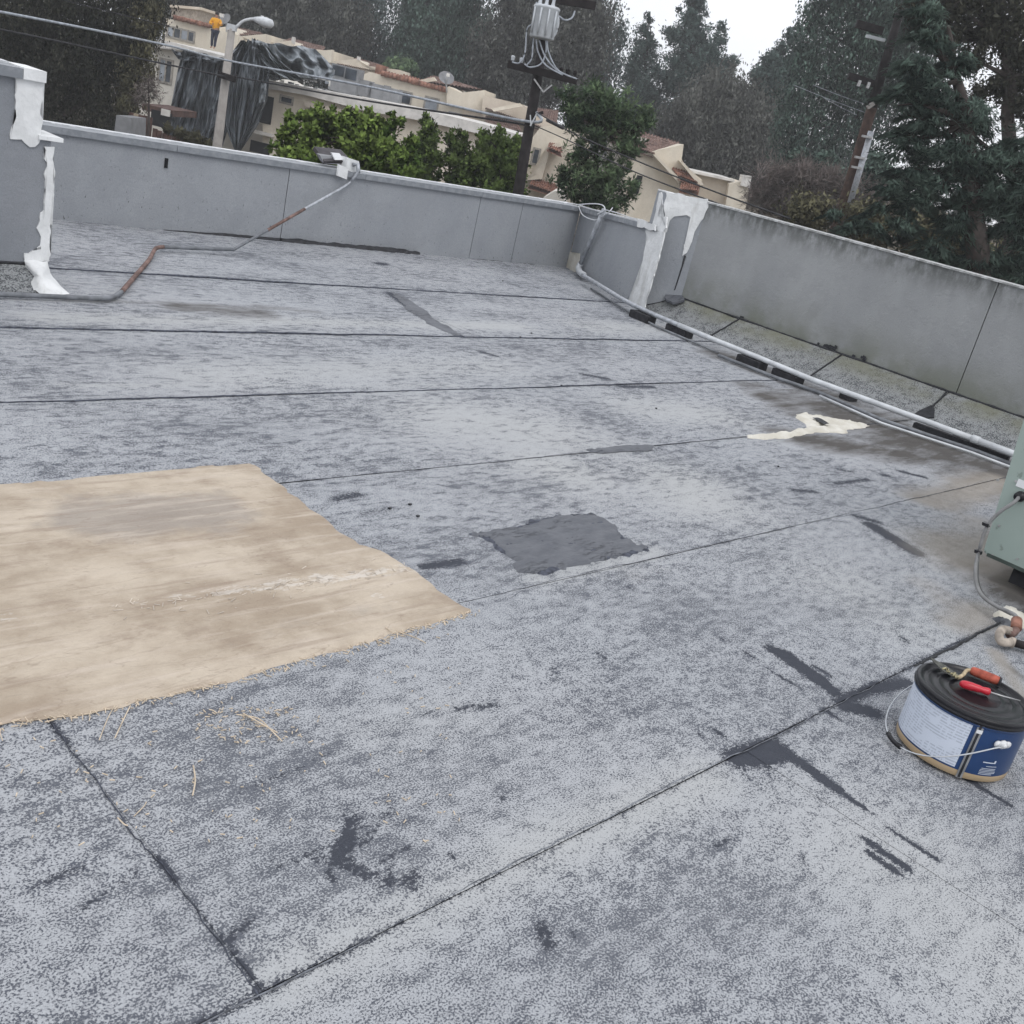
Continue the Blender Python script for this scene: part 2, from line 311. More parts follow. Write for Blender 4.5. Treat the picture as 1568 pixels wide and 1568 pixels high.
# ================================================================== ROOF DECK
def capsules(X, Y, L, hard=False):
    out = np.zeros(X.shape)
    for (x1, y1, x2, y2, wd, s) in L:
        a = G(x1, y1); b = G(x2, y2); dx, dy = b.x-a.x, b.y-a.y; q = dx*dx+dy*dy+1e-9
        t = np.clip(((X-a.x)*dx + (Y-a.y)*dy)/q, 0, 1); d = np.hypot(X-a.x-t*dx, Y-a.y-t*dy)
        v = np.clip(1.2-.7*d/wd, 0, 1) if hard else np.exp(-(d/wd)**2)
        out = np.maximum(out, v*s)
    return out
BARE = [(1440,1000,1500,965,.010,.9),(1225,1022,1262,1040,.02,.9),(620,1352,640,1330,.012,.7),(845,1020,850,1040,.012,.6),(660,1090,640,1095,.012,.6),(540,1252,532,1275,.016,.85),(533,1285,520,1305,.026,.9),(512,1318,548,1332,.020,.85),(560,1345,590,1340,.014,.75),(505,1340,515,1352,.012,.7),(548,1300,570,1275,.012,.7),(575,1262,600,1240,.014,.6),(470,1310,500,1322,.014,.65),(600,1345,640,1360,.014,.7),(590,1320,625,1300,.012,.62),(530,1240,580,1290,.05,.35),(398,1332,490,1298,.013,.62),(57,1351,122,1328,.013,.66),(126,1389,214,1332,.014,.55),(363,1217,513,1152,.012,.55),
 (360,1431,386,1408,.017,.68),(241,1313,268,1351,.010,.9),(574,1332,600,1317,.013,.62),(153,1451,168,1481,.01,.58),(828,1416,843,1450,.022,.72),(878,1428,880,1430,.014,.62),(700,1085,760,1080,.018,.68),(763,1221,765,1222,.02,.6),
 (690,1309,692,1310,.018,.62),(579,1359,644,1355,.014,.58),(1080,1106,1126,1144,.005,.95),(1069,1125,1107,1156,.005,.95),(1181,994,1278,1061,.028,1.1),(1200,1000,1260,1045,.026,1.1),(1087,965,1108,980,.009,.8),(1137,998,1228,1059,.008,.85),(1239,1016,1304,1056,.004,.85),
 (1292,1080,1335,1090,.036,1.15),(1335,1056,1391,1045,.026,1.1),(1285,1075,1345,1050,.022,1.1),(1128,1160,1188,1142,.036,1.2),(1150,1165,1200,1155,.03,1.1),(1120,1168,1156,1193,.010,.9),(1159,1168,1181,1186,.010,.9),(1200,1148,1283,1208,.022,1.15),(1283,1208,1362,1266,.007,1),
 (1362,1266,1435,1317,.011,.9),(1326,1284,1391,1331,.016,1.0),(1333,1306,1373,1335,.016,.95),(1261,1088,1293,1103,.01,.9),(1098,1295,1123,1284,.012,.66),(1225,1309,1239,1324,.009,.66),(1478,1192,1550,1236,.011,1.1),(1480,1100,1500,1210,.01,.3),
 (648,868,705,860,.025,.95),(1335,805,1400,845,.05,1.1),(1310,790,1345,800,.03,.8),(1379,722,1416,731,.03,.85),(1354,728,1358,728,.03,.8),(1279,740,1329,734,.022,.8),(1214,750,1248,753,.03,.75),(1285,719,1304,722,.025,.7),(1127,762,1148,762,.03,.5),
 (515,764,548,757,.03,.72),(560,785,590,780,.03,.5),(600,450,650,485,.06,.9),(650,485,705,515,.035,.9),(735,538,760,545,.03,.75),(892,573,930,580,.035,.75),(950,591,1000,592,.035,.8),(912,1000,940,1020,.012,.7),(962,898,975,905,.02,.55),
 (1030,380,1032,380,.01,.1),(580,404,588,404,.06,.8),(1380,975,1390,985,.02,.65),(560,1290,600,1250,.05,.3),(900,1100,960,1060,.08,.25),(300,1130,420,1190,.1,.18)]
def gpx(x, y):
    d = Vector((x, y, 0))-EYE; c_ = d.dot(FZ); return 784+FOC*d.dot(RX)/c_, 784-FOC*d.dot(UY)/c_
for (xa, ya, xb_, yb_, wd_, s__) in ((.3,1.068,1.2,1.068,.004,.75),(1.2,1.068,2.4,1.068,.0025,.65),(2.4,1.068,3.6,1.068,.003,.7),(3.5,1.065,4.4,1.065,.008,.9),(.89,2.0,.885,1.5,.002,.7),(.885,1.5,.89,1.07,.003,.75),(2.3,2.065,5.5,2.065,.003,.5)): BARE.append((*gpx(xa,ya),*gpx(xb_,yb_),wd_,s__))
POND_SHADE = [(1110,545,1290,612,.28,1.0),(1290,635,1400,680,.6,1.2),(1400,665,1560,745,.65,1.15),(1225,672,1400,700,.22,1.2),(1180,600,1260,630,.3,.85),(1180,610,1250,640,.22,1.0),(1180,610,1260,650,.2,.75),(985,490,1110,545,.06,.8),(280,470,400,480,.15,.85),(100,458,250,463,.06,.55),(400,470,480,478,.10,.5),(1555,900,1640,960,.28,1.3),(1410,760,1500,745,.2,.45),(1530,1010,1568,1040,.03,.5)]  # ponding stains; the strongest capsule paints the shade under the green unit
LITE = [(60,486,800,500,.12,.8),(850,715,870,722,.3,.9),(1050,740,1060,760,.33,.9),(690,640,820,660,.45,.75),(300,575,760,560,.25,.6),(790,1318,1085,1190,.10,.9),(430,1500,780,1330,.09,.8),(820,885,1000,845,.08,.8),(1380,1330,1560,1500,.35,.7),(980,625,1120,640,.3,.7),(560,1120,700,1090,.1,.3),(1300,900,1400,960,.3,.5),(900,500,1060,505,.2,.7),(100,590,700,590,.05,.5)]
TAN = [(1490,850,1568,850,.4,1.0),(1430,770,1525,735,.22,.85),(1470,955,1510,935,.16,.75),(1425,900,1460,930,.2,.5),(1525,1000,1568,1070,.06,.8),(960,880,1010,870,.1,.35),(1480,810,1500,800,.3,.6)]
def marks_attr(me, X, Y, ch):
    c = np.zeros((len(X), 4), 'f')
    for i, L in enumerate(ch): c[:, i] = capsules(X, Y, L, i == 0) if not callable(L) else L(X, Y)
    at = me.attributes.new('marks', 'FLOAT_COLOR', 'POINT'); at.data.foreach_set('color', c.ravel())
def gridmesh(name, xs, ys, zf):
    nx, ny = len(xs), len(ys); X, Y = np.meshgrid(xs, ys); X, Y = X.ravel(), Y.ravel(); Z = zf(X, Y)
    me = bpy.data.meshes.new(name); i = np.arange((nx-1)*(ny-1)); r, c = i//(nx-1), i % (nx-1); a = r*nx+c
    me.from_pydata(np.c_[X, Y, Z].tolist(), [], np.c_[a, a+1, a+nx+1, a+nx].tolist()); return me, X, Y
SEAMY = [-3.05, -2.02, -.99, .04, 1.07, 2.07, 3.10, 4.09, 5.15, 6.47, 8.13]
SPLIT = {0:[0.0], 1:[3.0], 2:[1.4], 3:[-1.2, 2.47], 4:[.89, 5.9], 5:[2.9], 6:[-.5, 4.4], 7:[1.2], 8:[5.16], 9:[3.9]}
roof = empty('roof', (0, 0, 0), kind='structure')
for r in range(len(SEAMY)-1):
    y0, y1 = SEAMY[r], SEAMY[r+1]; cuts = [-4.0] + SPLIT[r] + [8.2 if r < 7 else 8.5 if r < 8 else 9.36]
    for i in range(len(cuts)-1):
        x0, x1 = cuts[i], cuts[i+1]
        vis = y1 > .0 and x1 > .5; st = .022 if vis else .2
        xs = np.linspace(x0, x1, max(2, int((x1-x0)/st))); ys = np.linspace(y0, y1, max(2, int((y1-y0)/st)))
        me, X, Y = gridmesh('membrane_sheet', xs, ys, lambda X, Y: -.002 + .003*(1-(Y-y0)/(y1-y0)) + .0015*np.sin(X*2.1+Y*3+r) + .001*((i+r) % 2))
        marks_attr(me, X, Y, [BARE, POND_SHADE, LITE, TAN])
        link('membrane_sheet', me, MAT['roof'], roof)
def bead(name, pts, r, parent, mat=None, step=.03, wob=.006, z=0.001, blob=.5, seg=6):
    out = []; rs = []
    for a, b in zip(pts[:-1], pts[1:]):
        a, b = Vector(a), Vector(b); n = max(2, int((b-a).length/step))
        for k in range(n): out.append(a.lerp(b, k/n))
    out.append(Vector(pts[-1])); q = 0; e = 1
    for p in out:
        q = .85*q + R_.gauss(0, wob*.4); e = .8*e + .2*R_.uniform(1-blob, 1+blob*1.6)
        p.x += q; p.y += q + R_.gauss(0, r*.25); p.z += z; rs.append(r*e)
    bm = bmesh.new(); add_tube(bm, out, rs, seg); return bobj(name, bm, mat or MAT['seam'], parent, True)
for y, r, x0, x1, bl in ((1.07,.0013,-.2,4.75,.9),(2.07,.0010,2.3,8.0,.7),(3.10,.0014,2.4,7.9,.7),(4.09,.0036,-.5,7.98,.4),(5.15,.0058,-.5,8.2,.35),(6.47,.006,2.6,8.55,.5),(.04,.002,-1,3.4,.5)):
    bead('seam_line', [(x0,y,0),(x1,y,0)], r, roof, blob=bl, mat=MAT['seam_thin'] if r < .0016 else None)
bead('seam_line', [(.89,2.0,0),(.885,1.5,0),(.89,1.07,0)], .0013, roof, blob=.8, step=.02)
bead('seam_line', [(3.6,1.066,0),(4.5,1.066,0)], .0035, roof, blob=1.2, step=.015, mat=MAT['bitumen'])
deckbody = None
bm = bmesh.new(); add_box(bm, -4, 9.5, -3.05, 8.25, -.25, -.012); bobj('roof_slab', bm, MAT['joint'], roof)
# ---- flat patches lying on the roof
def inside(X, Y, poly):
    r = np.zeros(X.shape, bool); n = len(poly)
    for i in range(n):
        x1, y1 = poly[i]; x2, y2 = poly[(i+1) % n]
        c = ((y1 > Y) != (y2 > Y)) & (X < (x2-x1)*(Y-y1)/(y2-y1+1e-12)+x1); r ^= c
    return r
def rough(poly, step, amp, seed=0):
    rr = random.Random(seed); out = []; n = len(poly); e = 0
    for i in range(n):
        a, b = Vector(poly[i]), Vector(poly[(i+1) % n]); k = max(1, int((b-a).length/step)); t = (b-a).normalized(); nn = Vector((-t.y, t.x))
        for j in range(k):
            e = .6*e + rr.gauss(0, amp); out.append(a.lerp(b, j/k) + nn*e)
    return out
def patch(name, pxs, mat, res=.012, h=.006, step=.02, amp=.003, parent=None, ridges=.0, ch=None, z0=.003, seed=1, hf=None):
    poly = [((G(*p)).x, (G(*p)).y) for p in pxs]; poly = rough(poly, step, amp, seed); A = np.array([(p.x, p.y) for p in poly])
    mn, mxx = A.min(0)-res, A.max(0)+res; xs = np.arange(mn[0], mxx[0]+res, res); ys = np.arange(mn[1], mxx[1]+res, res); nx = len(xs)
    X, Y = np.meshgrid(xs, ys); cx, cy = X[:-1,:-1]+res/2, Y[:-1,:-1]+res/2; ins = inside(cx, cy, [tuple(p) for p in A])
    idx = np.argwhere(ins); a = idx[:,0]*nx+idx[:,1]; F = np.c_[a, a+1, a+nx+1, a+nx]
    cnt = np.bincount(F.ravel(), minlength=X.size); used = np.where(cnt > 0)[0]; bd = (cnt < 4)
    X, Y = X.ravel().copy(), Y.ravel().copy(); B = np.roll(A, -1, 0); Z = np.full(X.shape, z0+h)
    for k in used:
        q = np.array((X[k], Y[k])); d = B-A; t = np.clip(((q-A)*d).sum(1)/((d*d).sum(1)+1e-12), 0, 1); c = A+d*t[:,None]; dist = np.hypot(*(c-q).T); j = dist.argmin()
        if bd[k]: X[k], Y[k] = c[j]; Z[k] = z0-.003
        else: Z[k] = z0 + h*min(1, .55+.45*dist[j]/.03)
    if ridges:
        from mathutils import noise as mn_
        for k in used:
            if not bd[k]: Z[k] += ridges*(mn_.fractal(Vector((X[k]*9, Y[k]*26, seed)), .7, 2.1, 4))
    mp = -np.ones(X.size, int); mp[used] = np.arange(len(used)); me = bpy.data.meshes.new(name)
    me.from_pydata(np.c_[X[used], Y[used], Z[used]].tolist(), [], mp[F].tolist())
    for p in me.polygons: p.use_smooth = True
    if ch: marks_attr(me, X[used], Y[used], ch)
    return link(name, me, mat, parent)
o = patch('coating_patch', [(-260,800),(-60,748),(60,738),(160,729),(290,717),(385,710),(430,742),(490,790),(550,835),(590,846),(640,878),(680,910),(727,936),(640,962),(560,985),(350,1045),(170,1085),(0,1113),(-150,1148),(-380,1180)],
  MAT['tan'], .014, .005, .018, .0035, ch=[[(150,795,310,785,.16,1.25),(60,770,330,765,.05,.45),(300,1000,600,930,.06,.4)],[(170,930,330,912,.03,.75),(330,912,640,872,.045,1.05),(560,905,600,925,.04,.7),(0,950,60,960,.08,.6)],[],[]], ridges=.0018, seed=5)
tag(o, 'large tan coated patch spread flat on the grey roof at the left', 'roof patch')
o = patch('mastic_patch', [(718,819),(745,815),(790,808),(820,798),(850,790),(880,787),(905,785),(925,795),(942,806),(957,826),(972,833),(993,830),(993,842),(975,848),(940,854),(900,862),(870,870),(845,877),(820,880),(795,877),(785,868),(795,860),(780,850),(760,838),(752,830)], MAT['mastic'], .011, .009, .02, .007, ridges=.010, seed=3)
patch('tar_edge', [(718,819),(745,815),(790,808),(820,798),(850,790),(880,787),(905,785),(925,795),(942,806),(957,826),(972,833),(993,830),(993,842),(975,848),(940,854),(900,862),(870,870),(845,877),(820,880),(795,877),(785,868),(795,860),(780,850),(760,838),(752,830)], MAT['seam'], .011, .003, .012, .009, parent=o, z0=.002, seed=21)
tag(o, 'broad smear of dark grey mastic with ridges in the middle of the roof', 'roof patch')
o = patch('mastic_patch', [(895,689),(930,686),(960,682),(1002,682),(998,690),(960,692),(930,694),(905,693)], MAT['mastic'], .012, .006, .03, .004, ridges=.006, seed=4)
tag(o, 'thin streak of dark mastic behind the broad grey mastic smear', 'roof patch')
o = patch('mastic_patch', [(598,446),(612,452),(648,472),(660,486),(706,513),(700,517),(660,498),(628,476),(610,460)], MAT['mastic'], .02, .004, .04, .008, ridges=.004, seed=8)
tag(o, 'slanting sliver of grey mastic across the far roof seams', 'roof patch')
o = patch('sealant_splash', [(1143,666),(1180,664),(1215,660),(1238,655),(1232,648),(1218,640),(1222,634),(1245,635),(1270,641),(1300,646),(1332,652),(1318,656),(1300,658),(1288,663),(1265,662),(1240,665),(1210,671),(1170,673),(1145,671)], MAT['cream'], .016, .012, .03, .006, ridges=.01, seed=6)
tag(o, 'cream sealant splash around a dark hole in the stained corner', 'sealant')
patch('hole', [(1243,646),(1250,645),(1262,651),(1268,655),(1260,656),(1250,651)], MAT['bitumen'], .02, .004, .03, .004, parent=o, z0=.032, seed=2)
# straw-like shavings trimmed off the tan patch
st = empty('straw_scraps', G(300, 1120), 'few pale curled straw fibres scattered below the tan patch', 'debris')
for pts in ([(176,1080),(165,1100),(152,1133)],[(200,1080),(190,1100),(176,1130)],[(362,1094),(395,1100),(415,1118),(432,1135)],[(372,1092),(400,1108),(425,1122)],[(296,1172),(299,1195),(295,1218)],[(180,1252),(190,1262),(196,1264)],[(205,1250),(220,1235),(224,1228)],[(0,1122),(4,1134)],[(612,968),(640,978),(652,985)],[(590,960),(600,968)],[(232,1210),(238,1212)]):
    tube('fibre', catmull([G(x, y, .006+R_.random()*.006) for x, y in pts], 5), R_.uniform(.0011,.0022), MAT['tan_edge'], st, 5)
bm = bmesh.new()
EP = [(727,936),(640,962),(560,985),(350,1045),(170,1085),(0,1113),(-150,1148)]
for k in range(380):
    i = R_.randrange(len(EP)-1); t = R_.random(); x = EP[i][0]*(1-t)+EP[i+1][0]*t; y = EP[i][1]*(1-t)+EP[i+1][1]*t
    c = G(x, y) + Vector((R_.gauss(0,.008), R_.gauss(-.002,.012), .003)); a = R_.random()*6.3; l = R_.uniform(.003,.010)
    add_obox(bm, c, (math.cos(a)*l, math.sin(a)*l, R_.gauss(0,.001)), (-math.sin(a)*.001, math.cos(a)*.001, 0), (0,0,.001))
for k in range(260):
    c = G(R_.uniform(300,460), R_.uniform(1085,1140)) if k < 90 else G(R_.uniform(0,720), R_.uniform(960,1300)); a = R_.random()*6.3; l = R_.uniform(.002,.007); c.z = .004
    add_obox(bm, c, (math.cos(a)*l, math.sin(a)*l, 0), (-math.sin(a)*.001, math.cos(a)*.001, 0), (0,0,.001))
bm2 = bmesh.new()
for k in range(150):
    t = R_.random()**.8; x = 180+445*t+R_.gauss(0,4); y = 930-58*t+R_.gauss(0,5 if k % 3 else 14); c = G(x, y, .0095); a = R_.gauss(-.15 if k % 2 else .9,.35); l = R_.uniform(.002,.014)
    add_obox(bm2, c, (math.cos(a)*l, math.sin(a)*l, 0), (-math.sin(a)*.0009, math.cos(a)*.0009, 0), (0,0,.0008))
tag(bobj('scuff_flakes', bm2, simple('pale_flakes', (.56,.50,.43), .8)), 'row of tiny pale scuffed flakes crossing the tan patch', 'debris', kind='stuff')
tag(bobj('fibre_crumbs', bm, MAT['tan_edge']), 'fine straw coloured crumbs fringing the tan patch edge', 'debris', kind='stuff')
bm = bmesh.new()
for (x, y) in [(1192,714),(597,778),(814,510),(797,516),(1117,500),(770,430),(628,772),(1005,625),(640,790),(860,590)]:
    c = G(x, y, .008); add_obox(bm, c, (.006,.002,0), (-.002,.005,0), (0,0,.003))
tag(bobj('pebbles', bm, MAT['bitumen']), 'small dark crumbs scattered over the roof', 'debris', kind='stuff')
# ================================================================== PARAPET WALLS
def wall(name, A, B, z0, z1, th, mat, joints, label, top0=None, top1=None, zb=-5.0):
    """front face runs A->B (towards the camera side); joints are fractions along it; each panel is a part"""
    A = Vector((A[0], A[1], 0)); B = Vector((B[0], B[1], 0)); t = (B-A).normalized(); n = Vector((-t.y, t.x, 0))
    if n.dot(EYE-A) < 0: n = -n
    L = (B-A).length; top0 = top0 or z1; top1 = top1 or z1
    e = empty(name, A, label, 'wall'); top = lambda s: top0+(top1-top0)*s
    bm = bmesh.new(); a, b = A-n*.03, B-n*.03; a2, b2 = A-n*th, B-n*th
    add_hex(bm, [(a.x,a.y,zb),(b.x,b.y,zb),(b2.x,b2.y,zb),(a2.x,a2.y,zb),(a.x,a.y,top0-.004),(b.x,b.y,top1-.004),(b2.x,b2.y,top1-.004),(a2.x,a2.y,top0-.004)])
    bobj('core', bm, MAT['joint'], e)
    js = [0]+joints+[1]
    for i in range(len(js)-1):
        g0 = .004 if i else 0; g1 = .004 if i < len(js)-2 else 0
        p = A+t*(js[i]*L+g0); q = A+t*(js[i+1]*L-g1); p2, q2 = p-n*.029, q-n*.029; bm = bmesh.new()
        add_hex(bm, [(p.x,p.y,z0),(q.x,q.y,z0),(q2.x,q2.y,z0),(p2.x,p2.y,z0),(p.x,p.y,top(js[i])-.003),(q.x,q.y,top(js[i+1])-.003),(q2.x,q2.y,top(js[i+1])-.003),(p2.x,p2.y,top(js[i])-.003)])
        bobj('wall_panel', bm, mat, e)
    return e, A, B, t, n, top
def cope(e, A, B, t, n, top, th, face, white, cuts, out=.03, hh=.055, whites=()):
    L = (B-A).length; js = [0]+cuts+[1]
    for i in range(len(js)-1):
        p = A+t*(js[i]*L+.002); q = A+t*(js[i+1]*L-.002)
        for nm, m, o, zl, zh in (('coping', face, out, -hh+.012, .006), ('coping_top', white, out+.004, .0065, .013)):
            bm = bmesh.new(); a, b = (p+n*o, q+n*o) if nm == 'coping' else (p-n*(th-.05), q-n*(th-.05)); c, d = q-n*(th+.03), p-n*(th+.03); T0, T1 = top(js[i]), top(js[i+1])
            add_hex(bm, [(a.x,a.y,T0+zl),(b.x,b.y,T1+zl),(c.x,c.y,T1+zl),(d.x,d.y,T0+zl),(a.x,a.y,T0+zh),(b.x,b.y,T1+zh),(c.x,c.y,T1+zh),(d.x,d.y,T0+zh)])
            bobj(nm, bm, m, e)
def fr(x, y, A, B):
    p = onpl(x, y, A, B); a = Vector((A[0],A[1],0)); b = Vector((B[0],B[1],0)); return (p-a).dot(b-a)/(b-a).length_squared
# far wall
FA, FB = (-1.5, 8.11), (9.33, 8.11)
e, A, B, t, n, top = wall('parapet_wall', FA, FB, -.01, .66, .2, MAT['wall'], [fr(445,252,FA,FB), fr(738,297,FA,FB), fr(802,310,FA,FB)], 'long low grey parapet wall across the far side of the roof', .655, .69)
cope(e, A, B, t, n, top, .2, MAT['coping'], MAT['coping_white'], [fr(270,215,FA,FB), fr(560,255,FA,FB), fr(738,290,FA,FB)])
farwall = e
pl = lambda x, y, o=0: onpl(x, y, FA, FB, o)
bead('base_bead', [pl(78,343,.01),pl(240,357,.01),pl(340,362,.01),pl(430,370,.01)], .019, e, MAT['bitumen'], z=.01, wob=.002, blob=.3)
bead('base_bead', [pl(430,372,.02),pl(500,379,.02),pl(560,384,.03),pl(640,393,.02)], .033, e, MAT['bitumen'], z=.012, wob=.004, blob=.7)
bead('base_bead', [pl(640,394,.01),pl(735,400,.01),pl(868,412,.01)], .010, e, MAT['joint'], z=.006, wob=.002, blob=.9)
bm = bmesh.new(); p = pl(254,248,.0); add_box(bm, p.x-.012, p.x+.012, 8.095, 8.12, p.z-.045, p.z+.03); bobj('vent_slot', bm, MAT['void'], e)
# return wall
RA, RB = (9.33, 8.10), (8.405, 6.285)
e, A, B, t, n, top = wall('parapet_wall', RA, RB, -.01, .7, .2, MAT['wall'], [], 'short grey parapet return behind the leaning white downpipe', .69, .80)
cope(e, A, B, t, n, top, .2, MAT['coping'], MAT['coping_white'], [.45])
rpl = lambda x, y, o=0: onpl(x, y, RA, RB, o)
def plate(name, pts, n, th, mat, parent, step=.03, amp=.006, seed=0, lab=None):
    """ragged brushed-on coat on a wall plane: pts in 3D on the plane"""
    rr = random.Random(seed); out = []; e = 0; n = Vector(n).normalized()
    for i in range(len(pts)):
        a, b = Vector(pts[i]), Vector(pts[(i+1) % len(pts)]); k = max(1, int((b-a).length/step)); d = (b-a).normalized(); s = n.cross(d)
        for j in range(k):
            e = .5*e + rr.gauss(0, amp); out.append(a.lerp(b, j/k)+s*e+d*rr.gauss(0, amp*.3))
    bm = bmesh.new(); add_prism(bm, [p+n*th for p in out], -n*(th+.004)); o = bobj(name, bm, mat, parent)
    if lab: o['label'] = lab
    return o
cp = lambda x, y: (850+x/4.48, 280+y/4.48)
retn = n
plate('sealant_coat', [rpl(*cp(x,y)) for x,y in [(625,318),(752,345),(750,380),(620,850),(597,872),(490,815),(488,800),(540,790),(545,740),(575,700),(585,640),(600,580),(615,480),(640,390)]], n, .010, MAT['white'], e, .03, .008, 1, 'white sealant brushed down the wall corner')
plate('sealant_coat', [rpl(*cp(x,y)) for x,y in [(100,480),(172,485),(172,540),(150,610),(105,625),(60,600),(90,560)]], n, .012, MAT['cream'], e, .03, .006, 2, 'cream sealant dab at the foot of the wall')
plate('sealant_coat', [rpl(*cp(x,y), .034) for x,y in [(570,245),(690,290),(690,335),(570,300)]], n, .01, MAT['white'], e, .03, .004, 3)
# downpipe
dp = empty('downpipe', rpl(888,412,.05), 'leaning pale grey downpipe strapped to the short return wall', 'pipe')
tube('pipe', [rpl(925,321,.08), rpl(905,367,.055), rpl(889,404,.05)], .026, MAT['galv'], dp, 12)
tube('elbow', catmull([rpl(889,404,.05), rpl(886,410,.06), G(888,417,.06), G(894,421,.07)], 5), .034, MAT['pipe_white'], dp, 12)
tube('tie_wire', catmull([rpl(886,316,.05),rpl(893,330,.07),rpl(910,337,.06),rpl(918,334,.07),rpl(932,325,.09),rpl(938,318,.04)], 6), .006, MAT['pipe_white'], dp, 6)
tube('tie_wire', catmull([rpl(882,314,.0),rpl(905,312,.06),rpl(922,314,.08),rpl(926,322,.12),rpl(915,328,.1)], 6), .007, MAT['pipe_white'], dp, 6)
tube('tie_wire', catmull([rpl(926,321,.08),rpl(945,326,.05),rpl(965,333,-.04),rpl(985,337,-.1)], 6), .006, MAT['pipe_white'], dp, 6)
tube('tie_wire', catmull([pl(862,311,-.05),rpl(878,312,-.02),rpl(892,316,.05),rpl(912,322,.06)], 6), .007, MAT['pipe_white'], dp, 6)
# taller right wall
PX, PY = 8.60, 5.93
e = empty('parapet_wall', (PX, 0, 0), 'tall weathered grey parapet wall with white coping on the right', 'wall'); WR = e
bm = bmesh.new(); add_box(bm, PX+.03, PX+.2, -3.05, PY, -5, 1.126); bobj('core', bm, MAT['joint'], e)
yj = onpl(1527,440,(PX,0),(PX,5)).y
for y0, y1 in ((yj+.004, PY), (.2+.004, yj-.004), (-3.05, .2-.004)):
    bm = bmesh.new(); add_box(bm, PX, PX+.029, y0, y1, .0, 1.128); bobj('wall_panel', bm, MAT['wall_old'], e)
foot = [(8.405,6.285),(PX,PY),(PX+.2,PY),(8.50,6.47)]
bm = bmesh.new(); add_prism(bm, [(x,y,-.01) for x,y in foot], (0,0,1.138)); bobj('wall_end', bm, MAT['wall'], e)
for y0, y1 in ((3.6, PY), (1.4, 3.596), (-3.05, 1.396)):
    bm = bmesh.new(); add_box(bm, PX-.012, PX+.23, y0, y1, 1.1285, 1.143); bobj('coping', bm, MAT['cap_dull'], e)
EA, EB = (8.405,6.285), (PX,PY); epl = lambda x, y, o=0: onpl(x, y, EA, EB, o)
en = Vector((-.35,-.2,0)).normalized()
plate('sealant_coat', [epl(*cp(x,y)) for x,y in [(765,64),(1040,112),(1048,140),(1020,240),(1000,270),(960,320),(935,400),(905,480),(872,500),(905,380),(930,320),(925,240),(905,218),(850,215),(810,225),(790,260),(770,340),(745,350),(690,330),(700,290),(745,245),(750,180)]], en, .012, MAT['white'], e, .03, .006, 5, 'white sealant brushed over the wall corner')
ren = retn
plate('sealant_coat', [rpl(*cp(x,y), .0) for x,y in [(722,70),(735,64),(745,150),(700,235),(770,235),(765,310),(740,345),(668,300),(690,232)]], ren, .012, MAT['white'], e, .03, .004, 6)
bm = bmesh.new()
for i in range(1): add_prism(bm, [(x+(.0 if x<8.5 else .0),y,1.129) for x,y in foot], (0,0,.012))
bobj('coping', bm, MAT['white'], e)
bead('base_bead', [(PX-.01,PY,.215),(PX-.01,5.2,.21),(PX-.01,4.1,.21),(PX-.01,2.9,.21),(PX-.01,1.5,.21),(PX-.01,-1,.21)], .008, e, MAT['bitumen'], z=.0, wob=.002, blob=1.1, step=.025)
bm = bmesh.new()
for k in range(34):
    q = onpl(R_.choice([1113,1120,1117,1145,1150,1283,1445,1450,1455,1440,1500,1520])+R_.gauss(0,6), 0, (PX,0), (PX,5)); 
    c = Vector((PX-.012, q.y, .225+abs(R_.gauss(0,.012)))); s = R_.uniform(.006,.016)
    add_obox(bm, c, (s*.5,s*.2,0), (0,s,s*.2), (0,-s*.2,s*.8))
bobj('tar_crumbs', bm, MAT['bitumen'], e)['kind'] = 'stuff'
tube('crack', [epl(*cp(893,500),.004), epl(*cp(870,580),.004), epl(*cp(820,735),.004)], [.012,.007,.005], MAT['bitumen'], e, 5)
# cant strips between roof and right wall
ys = [onpl(1450,600,(PX,0),(PX,5)).y, onpl(1290,545,(PX,0),(PX,5)).y, onpl(1145,490,(PX,0),(PX,5)).y]
print('cant seams', ys)
cs = empty('cant_strip', (8.35, 3, 0), 'mossy granule covered slope rising from the roof to the right wall', 'flashing')
def cant(pts):
    bm = bmesh.new(); vs = [bm.verts.new(p) for p in pts]; lo = [bm.verts.new((p[0], p[1], -.03)) for p in pts]; bm.faces.new(vs); bm.faces.new(lo[::-1])
    for i in range(len(pts)): bm.faces.new((vs[i], lo[i], lo[(i+1)%len(pts)], vs[(i+1)%len(pts)]))
    bobj('cant_sheet', bm, MAT['cant'], cs)
XB = 8.12
cant([(8.40,6.275,.004),(XB,5.22,.004),(PX-.006,5.22,.21),(PX-.006,5.93,.21)])
for y1, y0 in ((5.21,4.12),(4.11,3.12),(3.11,2.0),(1.99,.8),(.79,-3.0)): cant([(XB,y1,.004),(XB,y0,.004),(PX-.006,y0,.21),(PX-.006,y1,.21)])
for y in (5.215, 4.115): bead('seam_line', [(XB,y,.004),(PX-.01,y,.208)], .008, cs, MAT['bitumen'], wob=.002, z=.002, blob=.5)
bead('seam_line', [(8.40,6.29,.004),(8.5,6.12,.10),(8.59,5.94,.21)], .006, cs, MAT['bitumen'], wob=.001, z=.002)
bead('seam_line', [(8.3,3.10,.09),(PX-.01,3.13,.208)], .007, cs, MAT['bitumen'], wob=.002, z=.002, blob=.8)
bm = bmesh.new(); cn = Vector((-.21,0,.48)).normalized()
def cpt(x, y):
    d = ray(x, y); p0 = Vector((XB,0,.004)); s = (p0-EYE).dot(cn)/d.dot(cn); return EYE+d*s
plate('tar_blob', [cpt(x,y) for x,y in [(1398,638),(1412,628),(1425,622),(1432,630),(1430,640),(1405,645)]], cn, .012, MAT['bitumen'], cs, .03, .004, 8)
